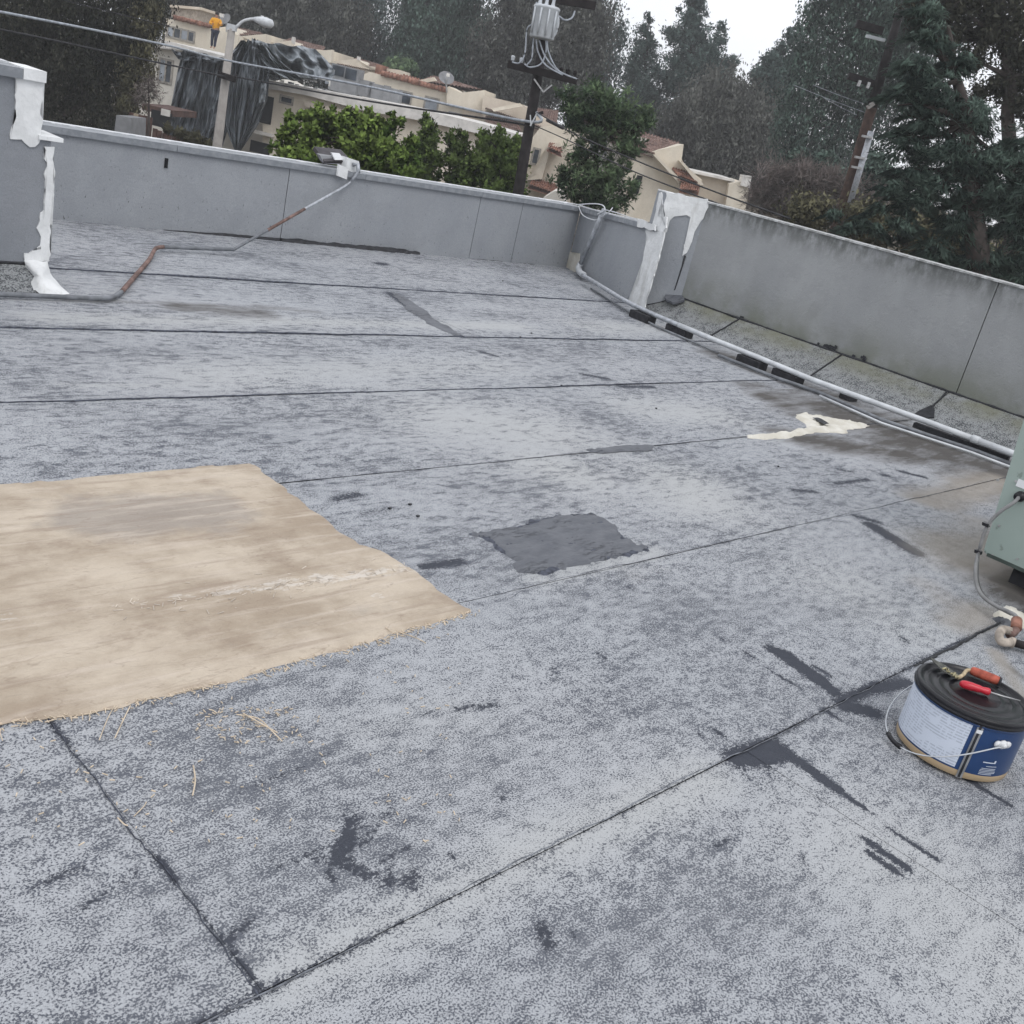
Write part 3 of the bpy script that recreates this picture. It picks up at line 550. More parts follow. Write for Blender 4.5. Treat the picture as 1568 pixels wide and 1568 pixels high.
plate('mastic_blob', [cpt(x,y) for x,y in [(1020,462),(1019,448),(1030,443),(1045,450),(1048,462),(1030,466)]], cn, .02, MAT['mastic'], cs, .03, .006, 9)
# near left wall
NY = 6.1
nl = empty('parapet_wall', (2.3, NY, 0), 'near dark grey stepped wall with a white brushed end at the left', 'wall')
xu = onpl(62,110,(0,NY),(1,NY)).x; xl = onpl(78,222,(0,NY),(1,NY)).x; xb = onpl(60,400,(0,NY),(1,NY)).x
zs = onpl(57,212,(0,NY),(1,NY)).z; zt = onpl(62,112,(0,NY),(1,NY)).z; print('near wall', xu, xl, xb, zs, zt)
bm = bmesh.new(); add_box(bm, -2.5, xu, NY, NY+.22, zs-.001, zt); bobj('upper_wall', bm, MAT['wall_near'], nl)
bm = bmesh.new(); add_hex(bm, [(-2.5,NY,-.0),(xb,NY,-.0),(xb,NY+.22,-.0),(-2.5,NY+.22,-.0),(-2.5,NY,zs-.001),(xl,NY,zs-.001),(xl,NY+.22,zs-.001),(-2.5,NY+.22,zs-.001)]); bobj('lower_wall', bm, MAT['wall_near'], nl)
npl = lambda x, y, o=0: onpl(x, y, (0,NY), (1,NY), o)
xc = npl(33,100).x
for x0, x1, m1, dz in ((-2.5, xc-.002, MAT['coping'], 0), (xc, xu+.02, MAT['white'], .006)):
    bm = bmesh.new(); add_box(bm, x0, x1, NY-.035, NY+.25, zt-.045+dz*.3, zt+.008+dz); bobj('coping', bm, m1, nl)
bm = bmesh.new(); add_box(bm, -2.5, xc-.01, NY+.15, NY+.26, zt+.0085, zt+.02); bobj('coping_top', bm, MAT['coping_white'], nl)
bm = bmesh.new(); add_box(bm, xu+.001, xl+.055, NY-.03, NY+.25, zs+.0, zs+.022); bobj('ledge_cap', bm, MAT['white'], nl)
c1 = lambda x, y: (x/3.92, y/3.92)
plate('sealant_coat', [npl(*c1(x,y)) for x,y in [(100,440),(262,440),(256,520),(238,830),(205,872),(180,875),(150,850),(125,825),(65,835),(70,780),(90,720),(95,600),(100,520)]], (0,-1,0), .010, MAT['white'], nl, .02, .004, 11, 'white sealant on the upper wall end')
plate('sealant_coat', [npl(*c1(x,y)) for x,y in [(262,872),(322,880),(316,1050),(300,1340),(292,1568),(150,1568),(140,1510),(240,1490),(245,1420),(235,1390),(240,1280),(258,1260),(262,1100),(268,1000)]], (0,-1,0), .010, MAT['white'], nl, .02, .004, 12, 'white sealant on the lower wall end')
# its foot, flared over a short slope
bm = bmesh.new(); fz = npl(40,400).z
prof = [npl(36,398,.012), npl(72,400,.012), G(80,425,.05), G(106,450,.006), G(70,452,.006), G(40,441,.006), G(42,420,.05)]
c0 = G(62,425,.075)
vs = [bm.verts.new(p) for p in prof]; vc = bm.verts.new(c0)
for i in range(len(vs)): bm.faces.new((vs[i], vs[(i+1)%len(vs)], vc))
bmesh.ops.subdivide_edges(bm, edges=bm.edges, cuts=3, use_grid_fill=True)
for v in bm.verts: v.co += Vector((R_.gauss(0,.003),R_.gauss(0,.003),R_.gauss(0,.003)))
bobj('sealant_foot', bm, MAT['white'], nl, True)
bm = bmesh.new(); y0c = G(0,440).y
add_hex(bm, [(-2.5,5.86,-.01),(2.40,5.86,-.01),(2.46,NY+.1,-.01),(-2.5,NY+.1,-.01),(-2.5,5.86,.003),(2.40,5.86,.003),(2.46,NY-.002,.10),(-2.5,NY-.002,.10)])
bobj('cant_sheet', bm, MAT['cant'], nl)
bead('base_bead', [(-1,NY-.005,.105),(2.42,NY-.005,.105)], .008, nl, MAT['bitumen'], wob=.001, blob=.4)
# outer faces of the building below
bm = bmesh.new(); add_box(bm, -4, 8.78, -3.05, 8.0, -5, -.26); o = bobj('building_body', bm, MAT['cream_wall']); o['kind'] = 'structure'
# ================================================================== PIPES ON THE ROOF
cpipe = empty('conduit', G(60,452), 'thin grey conduit bending across the far roof up to the floodlight', 'pipe')
zc = .022
tube('pipe', catmull([G(-60,450,zc),G(0,451,zc),G(80,454,zc),G(150,457,zc),G(172,455,zc),G(186,447,zc)], 6), .014, MAT['darkpipe'], cpipe)
tube('rusty_pipe', catmull([G(186,447,zc),G(205,425,zc),G(228,398,zc),G(238,381,zc+.02),G(250,378,zc+.02)], 6), .015, MAT['rust'], cpipe)
ep = G(358,382,.05)
tube('pipe', [G(250,378,zc+.02), G(300,380,.04), ep], .015, MAT['darkpipe'], cpipe)
ce = pl(528,285,.04); dd = ce-ep
tube('pipe', [ep, ep+dd*.27], .012, MAT['darkpipe'], cpipe)
tube('rusty_pipe', [ep+dd*.27, ep+dd*.60], .013, MAT['rust'], cpipe)
tube('pipe', catmull([ep+dd*.60, ce, pl(542,272,.05), pl(549,262,.06)], 5), .013, MAT['galv'], cpipe)
# right-hand conduits on rubber blocks
rp = empty('conduit', G(1100,523), 'long pale conduit raised on black blocks beside the right wall', 'pipe'); zu = .095
tube('pipe', catmull([G(x,y,zu) for x,y in [(892,421),(925,441),(960,462),(1000,481),(1040,498)]], 5), .021, MAT['galv'], rp, 10)
tube('pipe', [G(x,y,zu) for x,y in [(1040,498),(1100,523),(1160,547),(1245,582),(1340,617),(1420,646),(1496,674)]], .022, MAT['pipe_white'], rp, 10)
tube('pipe', [G(x,y,zu) for x,y in [(1497,674.5),(1560,698),(1640,728)]], .024, MAT['pipe_white'], rp, 10)
tube('coupling', [G(1488,671,zu), G(1500,675.5,zu)], .029, MAT['pipe_white'], rp, 10)
rp2 = empty('conduit', G(1250,600), 'thinner lower conduit lying below the long pale conduit', 'pipe')
tube('pipe', [G(x,y,.022) for x,y in [(1100,544),(1190,579),(1255,601),(1350,643),(1420,666),(1488,688),(1560,715),(1640,745)]], .015, MAT['darkpipe'], rp2, 8)
tube('pipe', [G(x,y,.018) for x,y in [(905,442),(960,476),(1010,502),(1100,540)]], .010, MAT['darkpipe'], rp2, 8)
tube('pipe', [G(x,y,.02) for x,y in [(1255,606),(1350,648),(1420,671),(1488,693),(1560,720)]], .010, MAT['pipe_white'], rp2, 8)
for i, (x, y, ln) in enumerate([(984,485,.13),(1040,507,.13),(1151,555,.13),(1206,577,.13),(1300,606,.05),(1492,680,.16)]):
    c = G(x, y, .035); d = (G(x+20, y+8.6)-G(x, y)).normalized(); s = d.cross(ZZ)
    bm = bmesh.new(); add_obox(bm, c, d*ln, s*.055, (0,0,.033)); bmesh.ops.bevel(bm, geom=bm.edges[:], offset=.006, segments=1)
    o = bobj('support_block', bm, MAT['rubber'])
    tag(o, ['black rubber block under the conduit by the white wall corner','second black rubber block under the conduit from the wall corner','black rubber block at the start of the dark stain, upper one','black rubber block at the start of the dark stain, lower one','small black block under the conduit behind the cream splash','long black block under the conduit beside the green unit'][i], 'support block', 'blocks under the conduit')
bm = bmesh.new(); a = G(1400,650,.04); b = G(1545,702,.04); d = (b-a); c = (a+b)/2; add_obox(bm, c, d/2, d.normalized().cross(ZZ)*.03, (0,0,.018)); bobj('rubber_strip', bm, MAT['rubber'], rp2)
# ================================================================== FLOODLIGHT
fl = empty('floodlight', pl(535,262,-.05), 'square floodlight facing outward on the far wall coping', 'floodlight')
bm = bmesh.new(); c = pl(535,252,-.06); add_obox(bm, c, (.085,.02,-.01), (0,.05,0), (0,0,.055)); bmesh.ops.bevel(bm, geom=bm.edges[:], offset=.008, segments=2); bobj('junction_box', bm, MAT['white'], fl)
bm = bmesh.new(); c = pl(524,263,.045); add_obox(bm, c, (.055,0,-.01), (0,.012,0), (0,0,.05)); bobj('box_cover', bm, MAT['white'], fl)
tube('fitting', [pl(540,252,.0), pl(548,252,.02), pl(549,264,.06)], .02, MAT['galv'], fl)
bm = bmesh.new()
Q = [pl(481,224,-.25), pl(522,229,-.25), pl(539,247,-.05), pl(497,247,-.05)]
add_prism(bm, Q, (0,.02,-.03)); bobj('hood', bm, simple('dark_hood', (.06,.055,.06), .6), fl)
bm = bmesh.new(); Q = [pl(490,238,-.10), pl(514,240,-.10), pl(520,252,-.06), pl(496,250,-.06)]; add_prism(bm, Q, (0,.06,.01)); bobj('lamp_body', bm, MAT['greybox'], fl)
bm = bmesh.new(); Q = [pl(508,234,-.08), pl(520,235,-.08), pl(527,245,-.05), pl(513,245,-.05)]; add_prism(bm, Q, (0,.02,.0)); bobj('lens', bm, MAT['label'], fl)
tube('arm', [pl(510,247,-.08), pl(522,253,-.07), pl(530,254,-.06)], .012, MAT['greybox'], fl)
# small things on the coping
bm = bmesh.new(); add_prism(bm, [P(831,304,30),P(848,293,30),P(858,292,30),P(864,304,30),P(866,312,30),P(845,312,30)], FW*1.5)
tag(bobj('vent_hood', bm, MAT['offwhite_wall']), 'pale gabled vent top showing just over the far wall', 'roof vent')
# ================================================================== GREEN ROOFTOP UNIT
ux, uy, uz = 4.93, 1.37, .115
hv = empty('air_conditioner', (5.4, .8, 0), 'pale green metal rooftop unit cut off at the right edge', 'air conditioner')
bm = bmesh.new(); add_hex(bm, [(ux,.25,uz),(ux+1.1,.25,uz),(ux+1.1,uy,uz),(ux,uy,uz),(ux,.25,1.05),(ux+1.1,.25,1.05),(ux+1.1,uy+.09,1.05),(ux,uy+.09,1.05)]); bmesh.ops.bevel(bm, geom=[e_ for e_ in bm.edges if abs(e_.verts[0].co.z-e_.verts[1].co.z) > .5], offset=.012, segments=2); bobj('cabinet', bm, MAT['green'], hv)
bm = bmesh.new(); add_box(bm, ux-.006, ux+.0, .25, uy-.02, uz-.008, uz+.008); bobj('base_rail', bm, simple('dark_green_rail', (.06,.08,.07), .6), hv)
for y0 in (.35, 1.16):
    bm = bmesh.new(); add_box(bm, ux+.12, ux+1.05, y0, y0+.09, .0, uz); bobj('skid', bm, MAT['rubber'], hv)
def onX(x, y, X):
    d = ray(x, y); return EYE+d*(X/d.x)
a = onX(1560,733,ux); bm = bmesh.new(); add_box(bm, ux-.003, ux-.0005, a.y-.12, a.y, a.z-.035, a.z); bobj('label_plate', bm, MAT['label'], hv)
gr = onX(1563,760,ux)
bm = bmesh.new(); add_tube(bm, [gr+Vector((.01,0,0)), gr+Vector((-.03,0,0))], [.026,.022], 14); bobj('grommet', bm, MAT['black'], hv, True)
for px, py in ((1556,737),(1530,805),(1558,856),(1520,850),(1528,735)):
    q = onX(px, py, ux); bm = bmesh.new(); add_tube(bm, [q+Vector((.002,0,0)), q+Vector((-.004,0,0))], .006, 8); bobj('screw', bm, MAT['steel'], hv)
cb = empty('cable', G(1498,880), 'grey cable looping from the green unit down to the copper fitting', 'cable')
def gz(x, y, z): return G(x, y, z)
pts = [gr+Vector((-.02,0,0)), onX(1552,770,ux-.06), onX(1530,785,ux-.07), onX(1512,805,ux-.07), onX(1503,830,ux-.07), onX(1498,848,ux-.08), gz(1494,870,.12), gz(1495,893,.08), gz(1504,912,.06), gz(1525,928,.055), gz(1545,937,.07), gz(1556,944,.08), gz(1558,955,.06)]
tube('cord', catmull(pts, 6), .0085, MAT['darkpipe'] if 0 else simple('grey_cord', (.22,.22,.22), .5), cb, 10)
tube('cord', catmull([onX(1499,846,ux-.085), gz(1497,870,.11), gz(1499,895,.07), gz(1508,912,.05), gz(1528,930,.045), gz(1548,941,.06)], 6), .005, simple('dark_cord', (.10,.10,.10), .5), cb, 8)
for x, y in ((1510,803),(1498,845)):
    q = onX(x, y, ux-.075); bm = bmesh.new(); add_obox(bm, q, (.014,0,0), (0,.014,0), (0,.002,.007)); bobj('cable_tie', bm, MAT['black'], cb)
ft = empty('drain_fitting', G(1545,980), 'dirty elbow fittings with a copper coupling behind the paint pail', 'pipe fitting')
tube('coupling', [gz(1557,950,.07), gz(1556,962,.055)], .022, MAT['copper'], ft, 12)
tube('elbow', catmull([gz(1556,962,.05), gz(1552,968,.04), gz(1546,972,.035)], 4), .018, MAT['rust'], ft, 12)
tube('elbow', catmull([gz(1548,967,.045), gz(1536,964,.045), gz(1530,972,.04), gz(1533,982,.035), gz(1545,984,.03), gz(1550,982,.03)], 6), .017, MAT['pvc'], ft, 12)
tube('collar', [gz(1547,983,.03), gz(1553,985,.03)], .022, MAT['pvc'], ft, 12)
tube('pipe', [gz(1552,984,.03), gz(1600,997,.03), gz(1660,1014,.03)], .016, simple('dark_drain_pipe', (.03,.025,.025), .6), ft, 12)
o = patch('sealant_splash', [(1520,938),(1535,933),(1550,936),(1565,944),(1590,955),(1590,968),(1568,962),(1550,953),(1535,947),(1522,946)], MAT['cream'], .012, .02, .02, .004, ridges=.02, seed=12)
tag(o, 'white cracked sealant lump under the copper coupling', 'sealant')
o = patch('mastic_patch', [(1518,946),(1540,948),(1556,958),(1540,958),(1522,953)], MAT['mastic'], .012, .012, .02, .003, ridges=.008, seed=13)
tag(o, 'small grey mastic dab beside the white sealant lump', 'roof patch')
# ================================================================== PAIL
BC = Vector((3.135, .735, .004)); BR = .168; BH = .207
va = math.atan2(-BC.y, -BC.x)            # azimuth of the camera seen from the pail
# image right is clockwise seen from above -> angle decreasing? measured: +theta to picture right
sg = 1 if (Vector((-math.sin(va), math.cos(va), 0)).dot(RX) > 0) else -1
def th(d): return va + sg*math.radians(d)
pail = empty('paint_pail', BC, 'open blue and white paint pail with black lid and bail handle', 'pail')
rad = lambda z: BR*(1.0+.005*(z/BH))
def band(name, z0, z1, a0, a1, mat, off=0.0, seg=40):
    bm = bmesh.new(); aa, bb = th(a0), th(a1)
    if bb < aa: aa, bb = bb, aa
    add_lathe(bm, [(rad(z0)+off, z0), (rad((z0+z1)/2)+off, (z0+z1)/2), (rad(z1)+off, z1)], BC, seg, aa, bb)
    o = bobj(name, bm, mat, pail, True); return o
m = MB('pail_label_print', .45, 0, .4); sx = m.n('ShaderNodeSeparateXYZ'); m.l(m.P(), sx.inputs[0])
wv = m.n('ShaderNodeTexWave', wave_type='BANDS', bands_direction='Z', wave_profile='SIN'); wv.inputs['Scale'].default_value = 34; wv.inputs['Distortion'].default_value = 0; m.l(m.P(), wv.inputs['Vector'])
txt = m.math('MULTIPLY', m.ramp(wv.outputs['Fac'], .45, .6), m.ramp(m.noise(120, 2, .6, (1,1,.25)), .42, .5)); blk = m.ramp(m.noise(14, 1, .5, (1,1,2.5)), .36, .42)
m.col(m.mix(m.math('MULTIPLY', m.math('MULTIPLY', txt, blk), .38), (.60,.65,.74), (.16,.19,.25))); PL = m.m
blue = simple('blue_enamel', (.014,.045,.135), .3, 0, .12, 5, spec=.5); beige = simple('beige_enamel', (.52,.39,.24), .4, 0, .08, 10)
bm = bmesh.new(); add_lathe(bm, [(0,.002),(BR-.006,.002),(BR,.006),(rad(.028),.028)], BC, 64); add_lathe(bm, [(rad(.028),.028),(BR-.001,.0285),(rad(.19)-.002,.195)], BC, 64); bobj('pail_body', bm, beige, pail, True)
band('blue_band', .026, .198, -180, 180, blue, .0006, 80)
band('pail_label', .032, .183, -85, 10, PL, .0016)
band('side_seam', .004, .188, 14, 20, MAT['steel'], .003, 4)
band('side_seam', .006, .186, 15.6, 18.0, MAT['bitumen'], .0042, 3)
band('seam_tab', .160, .172, 14.5, 20, MAT['label'], .005, 4)
# blue-side lettering (white figures, too small to read)
whi = simple('white_print', (.55,.60,.68), .5, 0, .05)
for (a0, a1, z0, z1) in ((33,46,.072,.0755),(45,47,.072,.082),(38,50,.060,.062),(34,50,.052,.054),(33,50,.047,.049),(33,51,.042,.044),(33,51,.037,.039),(33,48,.032,.034)): band('print', z0, z1, a0, a1, whi, .0022, 6)
def lug(d):
    c = BC + Vector((math.cos(th(d))*(rad(.142)+.002), math.sin(th(d))*(rad(.142)+.002), .142)); o_ = Vector((math.cos(th(d)), math.sin(th(d)), 0)); s_ = o_.cross(ZZ)
    bm = bmesh.new(); add_tube(bm, [c, c+o_*.006], .014, 12); add_tube(bm, [c+s_*.017, c+s_*.017+o_*.005], .011, 10); add_tube(bm, [c-s_*.017, c-s_*.017+o_*.005], .011, 10); add_tube(bm, [c, c+o_*.014], .007, 10)
    bobj('bail_lug', bm, MAT['pvc'] if 0 else MAT['label'], pail, True); return c+o_*.012
l1, l2 = lug(44), lug(-136)
hx = (l1-l2)/2; ctr = (l1+l2)/2; fd = Vector((math.cos(th(-46)), math.sin(th(-46)), 0)); be = []
for k in range(33):
    f = k/32*math.pi; sn = math.sin(f); be.append(ctr + hx*math.cos(f)*(1+.0*sn) + fd*(.212*sn**.8) + ZZ*(-(.128)*sn**1.1))
tube('bail_wire', be, .0022, simple('bail_wire_steel', (.52,.54,.56), .35, .4, .1), pail, 8)
tube('bail_grip', be[14:19], .0075, MAT['black'], pail, 10)
LZ = BC.z+BH
bm = bmesh.new()
add_lathe(bm, [(0,.008),(.075,.008),(.077,.0095),(.080,.0095),(.082,.008),(.105,.008),(.107,.010),(.110,.010),(.112,.008),(.135,.0075),(.138,.0095),(.141,.0095),(.144,.006),(.157,.005),(.160,.013),(.163,.0155),(.170,.0155),(.174,.012),(.175,.004),(.174,.001),(.177,-.001),(.176,-.008),(.173,-.009),(.170,-.008)], (BC.x,BC.y,LZ-.012), 72)
lid = bobj('lid', bm, MAT['black'], pail, True)
bm = bmesh.new(); add_lathe(bm, [(rad(.18),-.009),(rad(.18)+.004,-.011),(rad(.18)+.004,-.016),(rad(.18),-.018)], (BC.x,BC.y,LZ-.012), 64); bobj('rim', bm, blue, pail, True)
# tools on the lid
tz = LZ+.011
def T(x, y, dz=0): return G(x, y, tz+dz)
sc = empty('screwdriver', T(1495,1052), 'red handled screwdriver lying across the pail lid', 'screwdriver')
a, b = T(1470,1046), T(1516,1060); d = (b-a)
tube('handle', [a, a+d*.06, a+d*.15, a+d*.35, a+d*.5, a+d*.62, a+d*.72, a+d*.9, a+d*.97, b], [.006,.011,.0135,.014,.0125,.0125,.010,.0125,.011,.007], simple('red_plastic', (.50,.018,.035), .3, 0, .1, 30, spec=.5), sc, 8)
tube('shank', [b-d*.02, T(1535,1066,-.003), T(1562,1073,-.006)], [.0032,.003,.002], MAT['steel'], sc, 8)
tr = empty('putty_knife', T(1500,1038), 'worn orange handled scraper with a sticky blade on the pail lid', 'scraper')
a, b = T(1486,1026,.004), T(1532,1044,.004); d = b-a
tube('handle', [a, a+d*.05, a+d*.2, a+d*.5, a+d*.8, a+d*.95, b], [.008,.013,.0145,.015,.015,.013,.008], simple('worn_red_wood', (.36,.085,.055), .6, 0, .35, 40), tr, 10)
tube('end_cap', [b-d*.06, b+d*.02], [.0155,.012], MAT['rubber'], tr, 10)
tube('neck', catmull([a+d*.03, T(1480,1027), T(1474,1034,-.004), T(1466,1038,-.006)], 4), [.006]*13, simple('glue_crust', (.42,.34,.22), .7, 0, .3, 60), tr, 8)
bl = [T(1466,1041,-.006),T(1470,1035,-.006),T(1445,1018,-.002),T(1424,1007,.006),T(1428,1013,.004),T(1444,1028,-.004)]
bm = bmesh.new(); add_prism(bm, bl, (0,0,.002)); bobj('blade', bm, simple('grimy_blade', (.09,.09,.08), .5, .4, .4, 60), tr)
bm = bmesh.new()
for k in range(14):
    t_ = R_.random(); c = T(1468,1038).lerp(T(1446,1022), t_)+Vector((R_.gauss(0,.004),R_.gauss(0,.004),0)); add_obox(bm, c, (R_.uniform(.003,.009),R_.gauss(0,.004),0), (0,.002,0), (0,0,.002))
bobj('glue_streaks', bm, simple('dried_glue', (.40,.36,.22), .7, 0, .3, 60), tr)
# ================================================================== GROUND BEYOND THE ROOF
bm = bmesh.new(); s = 380
vs = [bm.verts.new((x, y, -4.6)) for x, y in ((-s,-s),(s,-s),(s,s),(-s,s))]; bm.faces.new(vs); o = bobj('ground', bm, MAT['soil']); o['kind'] = 'structure'
bm = bmesh.new(); c = FW*26; a = UU*90; b = FW*4.5
vs = [bm.verts.new(q + ZZ*-4.596) for q in (c-a-b, c+a-b, c+a+b, c-a+b)]; bm.faces.new(vs); o = bobj('road', bm, MAT['asphalt']); o['kind'] = 'structure'
def hill(name, x0, x1, v0, v1, zt, mat):
    u0, u1 = x0, x1; nx, ny = 50, 14; V = []; F = []
    for j in range(ny):
        for i in range(nx):
            s_, t_ = i/(nx-1), j/(ny-1); u = u0+(u1-u0)*s_; v = v0+(v1-v0)*t_
            z = -4.7 + (zt+4.7)*math.sin(math.pi*min(1, s_*1.0))**.6*math.sin(math.pi/2*min(1, t_*1.3))*(1+.1*math.sin(u*.6)+.08*math.sin(u*1.7+v)) if 0 < s_ < 1 and t_ > 0 else -4.7
            V.append(tuple(UU*u+FW*v+ZZ*z)); F += [(j*nx+i, j*nx+i+1, (j+1)*nx+i+1, (j+1)*nx+i)] if i < nx-1 and j < ny-1 else []
    me = bpy.data.meshes.new(name); me.from_pydata(V, [], F); [setattr(p, 'use_smooth', True) for p in me.polygons]; o = link(name, me, mat); o['kind'] = 'structure'; return o
hill('slope', 6, 60, 55, 140, 1.5, MAT['soil'])
# ================================================================== FOLIAGE
def rot_basis(d):
    d = d/np.linalg.norm(d, axis=1, keepdims=True); r = NR.normal(size=d.shape); b = np.cross(d, r); b /= np.linalg.norm(b, axis=1, keepdims=True)+1e-9; return d, b
def leafmesh(name, C, D, ln, wd, tint, mat, parent, NN):
    n = len(C); d, b = rot_basis(D); ln = ln[:, None]; wd = wd[:, None]
    V = np.stack([C - d*ln*.5, C + b*wd*.5 - d*ln*.05, C + d*ln*.5, C - b*wd*.5 - d*ln*.05], 1).reshape(-1, 3).astype('f')
    me = bpy.data.meshes.new(name); me.vertices.add(4*n); me.loops.add(4*n); me.polygons.add(n)
    me.vertices.foreach_set('co', V.ravel()); me.loops.foreach_set('vertex_index', np.arange(4*n, dtype='i'))
    me.polygons.foreach_set('loop_start', np.arange(0, 4*n, 4, dtype='i'))
    at = me.attributes.new('tint', 'FLOAT', 'FACE'); at.data.foreach_set('value', tint.astype('f'))
    NN = NN/(np.linalg.norm(NN, axis=1, keepdims=True)+1e-9); at = me.attributes.new('leaf_normal', 'FLOAT_VECTOR', 'FACE'); at.data.foreach_set('vector', NN.astype('f').ravel())
    me.update(calc_edges=True); return link(name, me, mat, parent)
CM, LM = 1.8, .55
def blob3(b, v):
    x, y, r = b[:3]; sx = b[3] if len(b) > 3 else 1; dv = b[4] if len(b) > 4 else 0
    vv = v+dv; return np.array(P(x, y, vv)), r*vv/FOC, sx
def tree(name, label, blobs, v, mat, leaf, n, style='round', trunk=None, clump=.16, group=None, cat='tree', tr=.25, dep=.8, parts=True, sub=26, wfac=.45):
    """blobs: (px, py, radius_px[, width factor[, depth offset]]); each becomes a lump of foliage at its real place"""
    if v > 50: leaf *= .75; n = int(n*1.55)
    ctrs = [blob3(b, v) for b in blobs]; W = np.array([c[1]**2*c[2] for c in ctrs]); W = W/W.sum()
    base = None
    if trunk: base = P(trunk[0], trunk[1], v)
    root = empty(name, (base.x, base.y, -4.6) if base else Vector(ctrs[0][0])-Vector((0,0,ctrs[0][1])), label, cat, group)
    Cs, Ds, Ts, Ns = [], [], [], []; fw, uu = np.array(FW), np.array(UU)
    for (c, r, sx), w_ in zip(ctrs, W):
        k = max(6, int(sub*1.3*(.4+ (r/1.2)**1.3))); m_ = max(40, int(n*w_*CM)); 
        q = NR.normal(size=(k, 3)); q /= np.linalg.norm(q, axis=1, keepdims=True); q *= (NR.rand(k, 1)**.5)*r*np.where(NR.rand(k, 1) < .2, 1.28, .96)
        sc = c + q[:, :1]*uu*sx + q[:, 1:2]*fw*dep + np.array([0,0,1])*q[:, 2:3]
        st = NR.rand(k)*.7 + .3*(q[:,2]/r*.5+.5); i = NR.randint(0, k, m_); cs = r*clump*(.6+.9*NR.rand(k))[i][:, None]  # tint lightens towards each lump's top, painting light from above into the leaves
        g = NR.normal(size=(m_, 3))
        if style == 'pad': g *= np.array([1.5, 1.5, .38])
        elif style == 'droop': g *= np.array([.65, .65, 1.7])
        elif style == 'cedar': g *= np.array([1.6, 1.6, .45])
        p = sc[i] + g*cs; dirs = NR.normal(size=(m_, 3))
        if style == 'droop': dirs = dirs*.45 + np.array([0,0,-1.])
        if style == 'cedar': dirs = dirs*.6 + (p-c)/r*np.array([.9,.9,.2]) + np.array([0,0,-.75])
        if style == 'spray': dirs = dirs*.5 + (p-sc[i])/(cs)*.9 + np.array([0,0,.25])
        if style == 'cedar': p[:, 2] -= ((p-c)[:, :2]**2).sum(1)/r*.18
        Ns.append(.65*(p-sc[i])/cs + .75*(p-c)/r + np.array([0,0,.25]) + .14*NR.normal(size=(m_, 3)))
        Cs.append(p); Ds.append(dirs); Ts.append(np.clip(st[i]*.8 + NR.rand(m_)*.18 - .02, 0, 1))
    C = np.concatenate(Cs); D = np.concatenate(Ds); T_ = np.concatenate(Ts); N = len(C); L = leaf*LM*(.5+1.0*NR.rand(N))
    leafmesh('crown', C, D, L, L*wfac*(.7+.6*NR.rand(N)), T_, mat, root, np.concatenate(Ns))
    if trunk:
        bm = bmesh.new(); tp = P(trunk[2], trunk[3], v); b0 = Vector((base.x, base.y, -4.65)); pts = [b0, base] if base.z > -4 else [b0]; L_ = (tp-pts[-1])
        q0 = pts[-1]
        for k in range(1, 7): pts.append(q0 + L_*(k/6) + Vector((R_.gauss(0, tr*.3), R_.gauss(0, tr*.3), 0)))
        m_ = len(pts); add_tube(bm, pts, [tr*(1-.8*i/(m_-1)) for i in range(m_)], 7)
        bobj('trunk', bm, MAT['bark'], root, True)
        bm = bmesh.new()
        for (c, r, sx) in ctrs[:14]:
            c = Vector(c); h_ = max(.1, min(.95, (c.z-r*.6-b0.z)/max(.1, (tp.z-b0.z)))); o_ = b0.lerp(tp, h_) if len(pts) < 8 else pts[min(m_-1, int(h_*(m_-1)))]
            mid = o_.lerp(c, .5)+Vector((R_.gauss(0,.15), R_.gauss(0,.15), -.1*r)); add_tube(bm, [o_, mid, c], [tr*.32, tr*.2, tr*.06], 5)
            for k in range(4): add_tube(bm, [mid.lerp(c, .6), c+Vector((R_.gauss(0,.5)*r, R_.gauss(0,.5)*r, R_.gauss(0,.4)*r))], [tr*.1, tr*.03], 4)
        bobj('branches', bm, MAT['bark'], root)['kind'] = 'stuff'
    return root
# ------------------------------------------------------------------ far band of trees (v 80-100)
BG = 'tall trees behind the houses'
tree('eucalyptus_tree', 'tall brownish eucalyptus directly behind the person in yellow', [(300,-10,75),(350,20,60),(290,40,45),(380,60,50),(330,-70,80),(240,-40,60)], 84, MAT['l_brown'], .55, 22000, 'droop', (330,120,330,-60), group=BG)
tree('eucalyptus_tree', 'brownish eucalyptus above the silver tarpaulin roof', [(430,10,65),(470,50,55),(430,70,45),(500,90,40),(450,-60,80),(520,40,50)], 88, MAT['l_brown'], .55, 24000, 'droop', (460,150,455,-60), group=BG)
tree('eucalyptus_tree', 'grey green eucalyptus with sky showing beside its top, left of the transformer', [(560,60,55),(600,90,40),(560,-10,55),(580,110,35),(540,110,40),(540,-60,60)], 92, MAT['l_euc'], .55, 13000, 'droop', (560,170,560,-50), group=BG)
tree('eucalyptus_tree', 'broad blue green eucalyptus above the cream condominiums', [(660,60,60),(700,90,50),(650,110,50),(640,10,35),(690,10,55),(700,-60,60),(735,60,40),(660,140,35),(720,130,40)], 86, MAT['l_cloud'], .55, 30000, 'droop', (680,200,680,-40), group=BG)
tree('eucalyptus_tree', 'dusky brown eucalyptus behind the power pole transformer', [(770,80,50),(760,130,45),(800,40,45),(830,60,55),(850,110,55),(800,150,50),(790,-10,35),(860,30,50),(890,80,45),(870,-40,60),(900,30,38)], 82, MAT['l_brown'], .5, 36000, 'droop', (830,230,840,-50), group=BG)
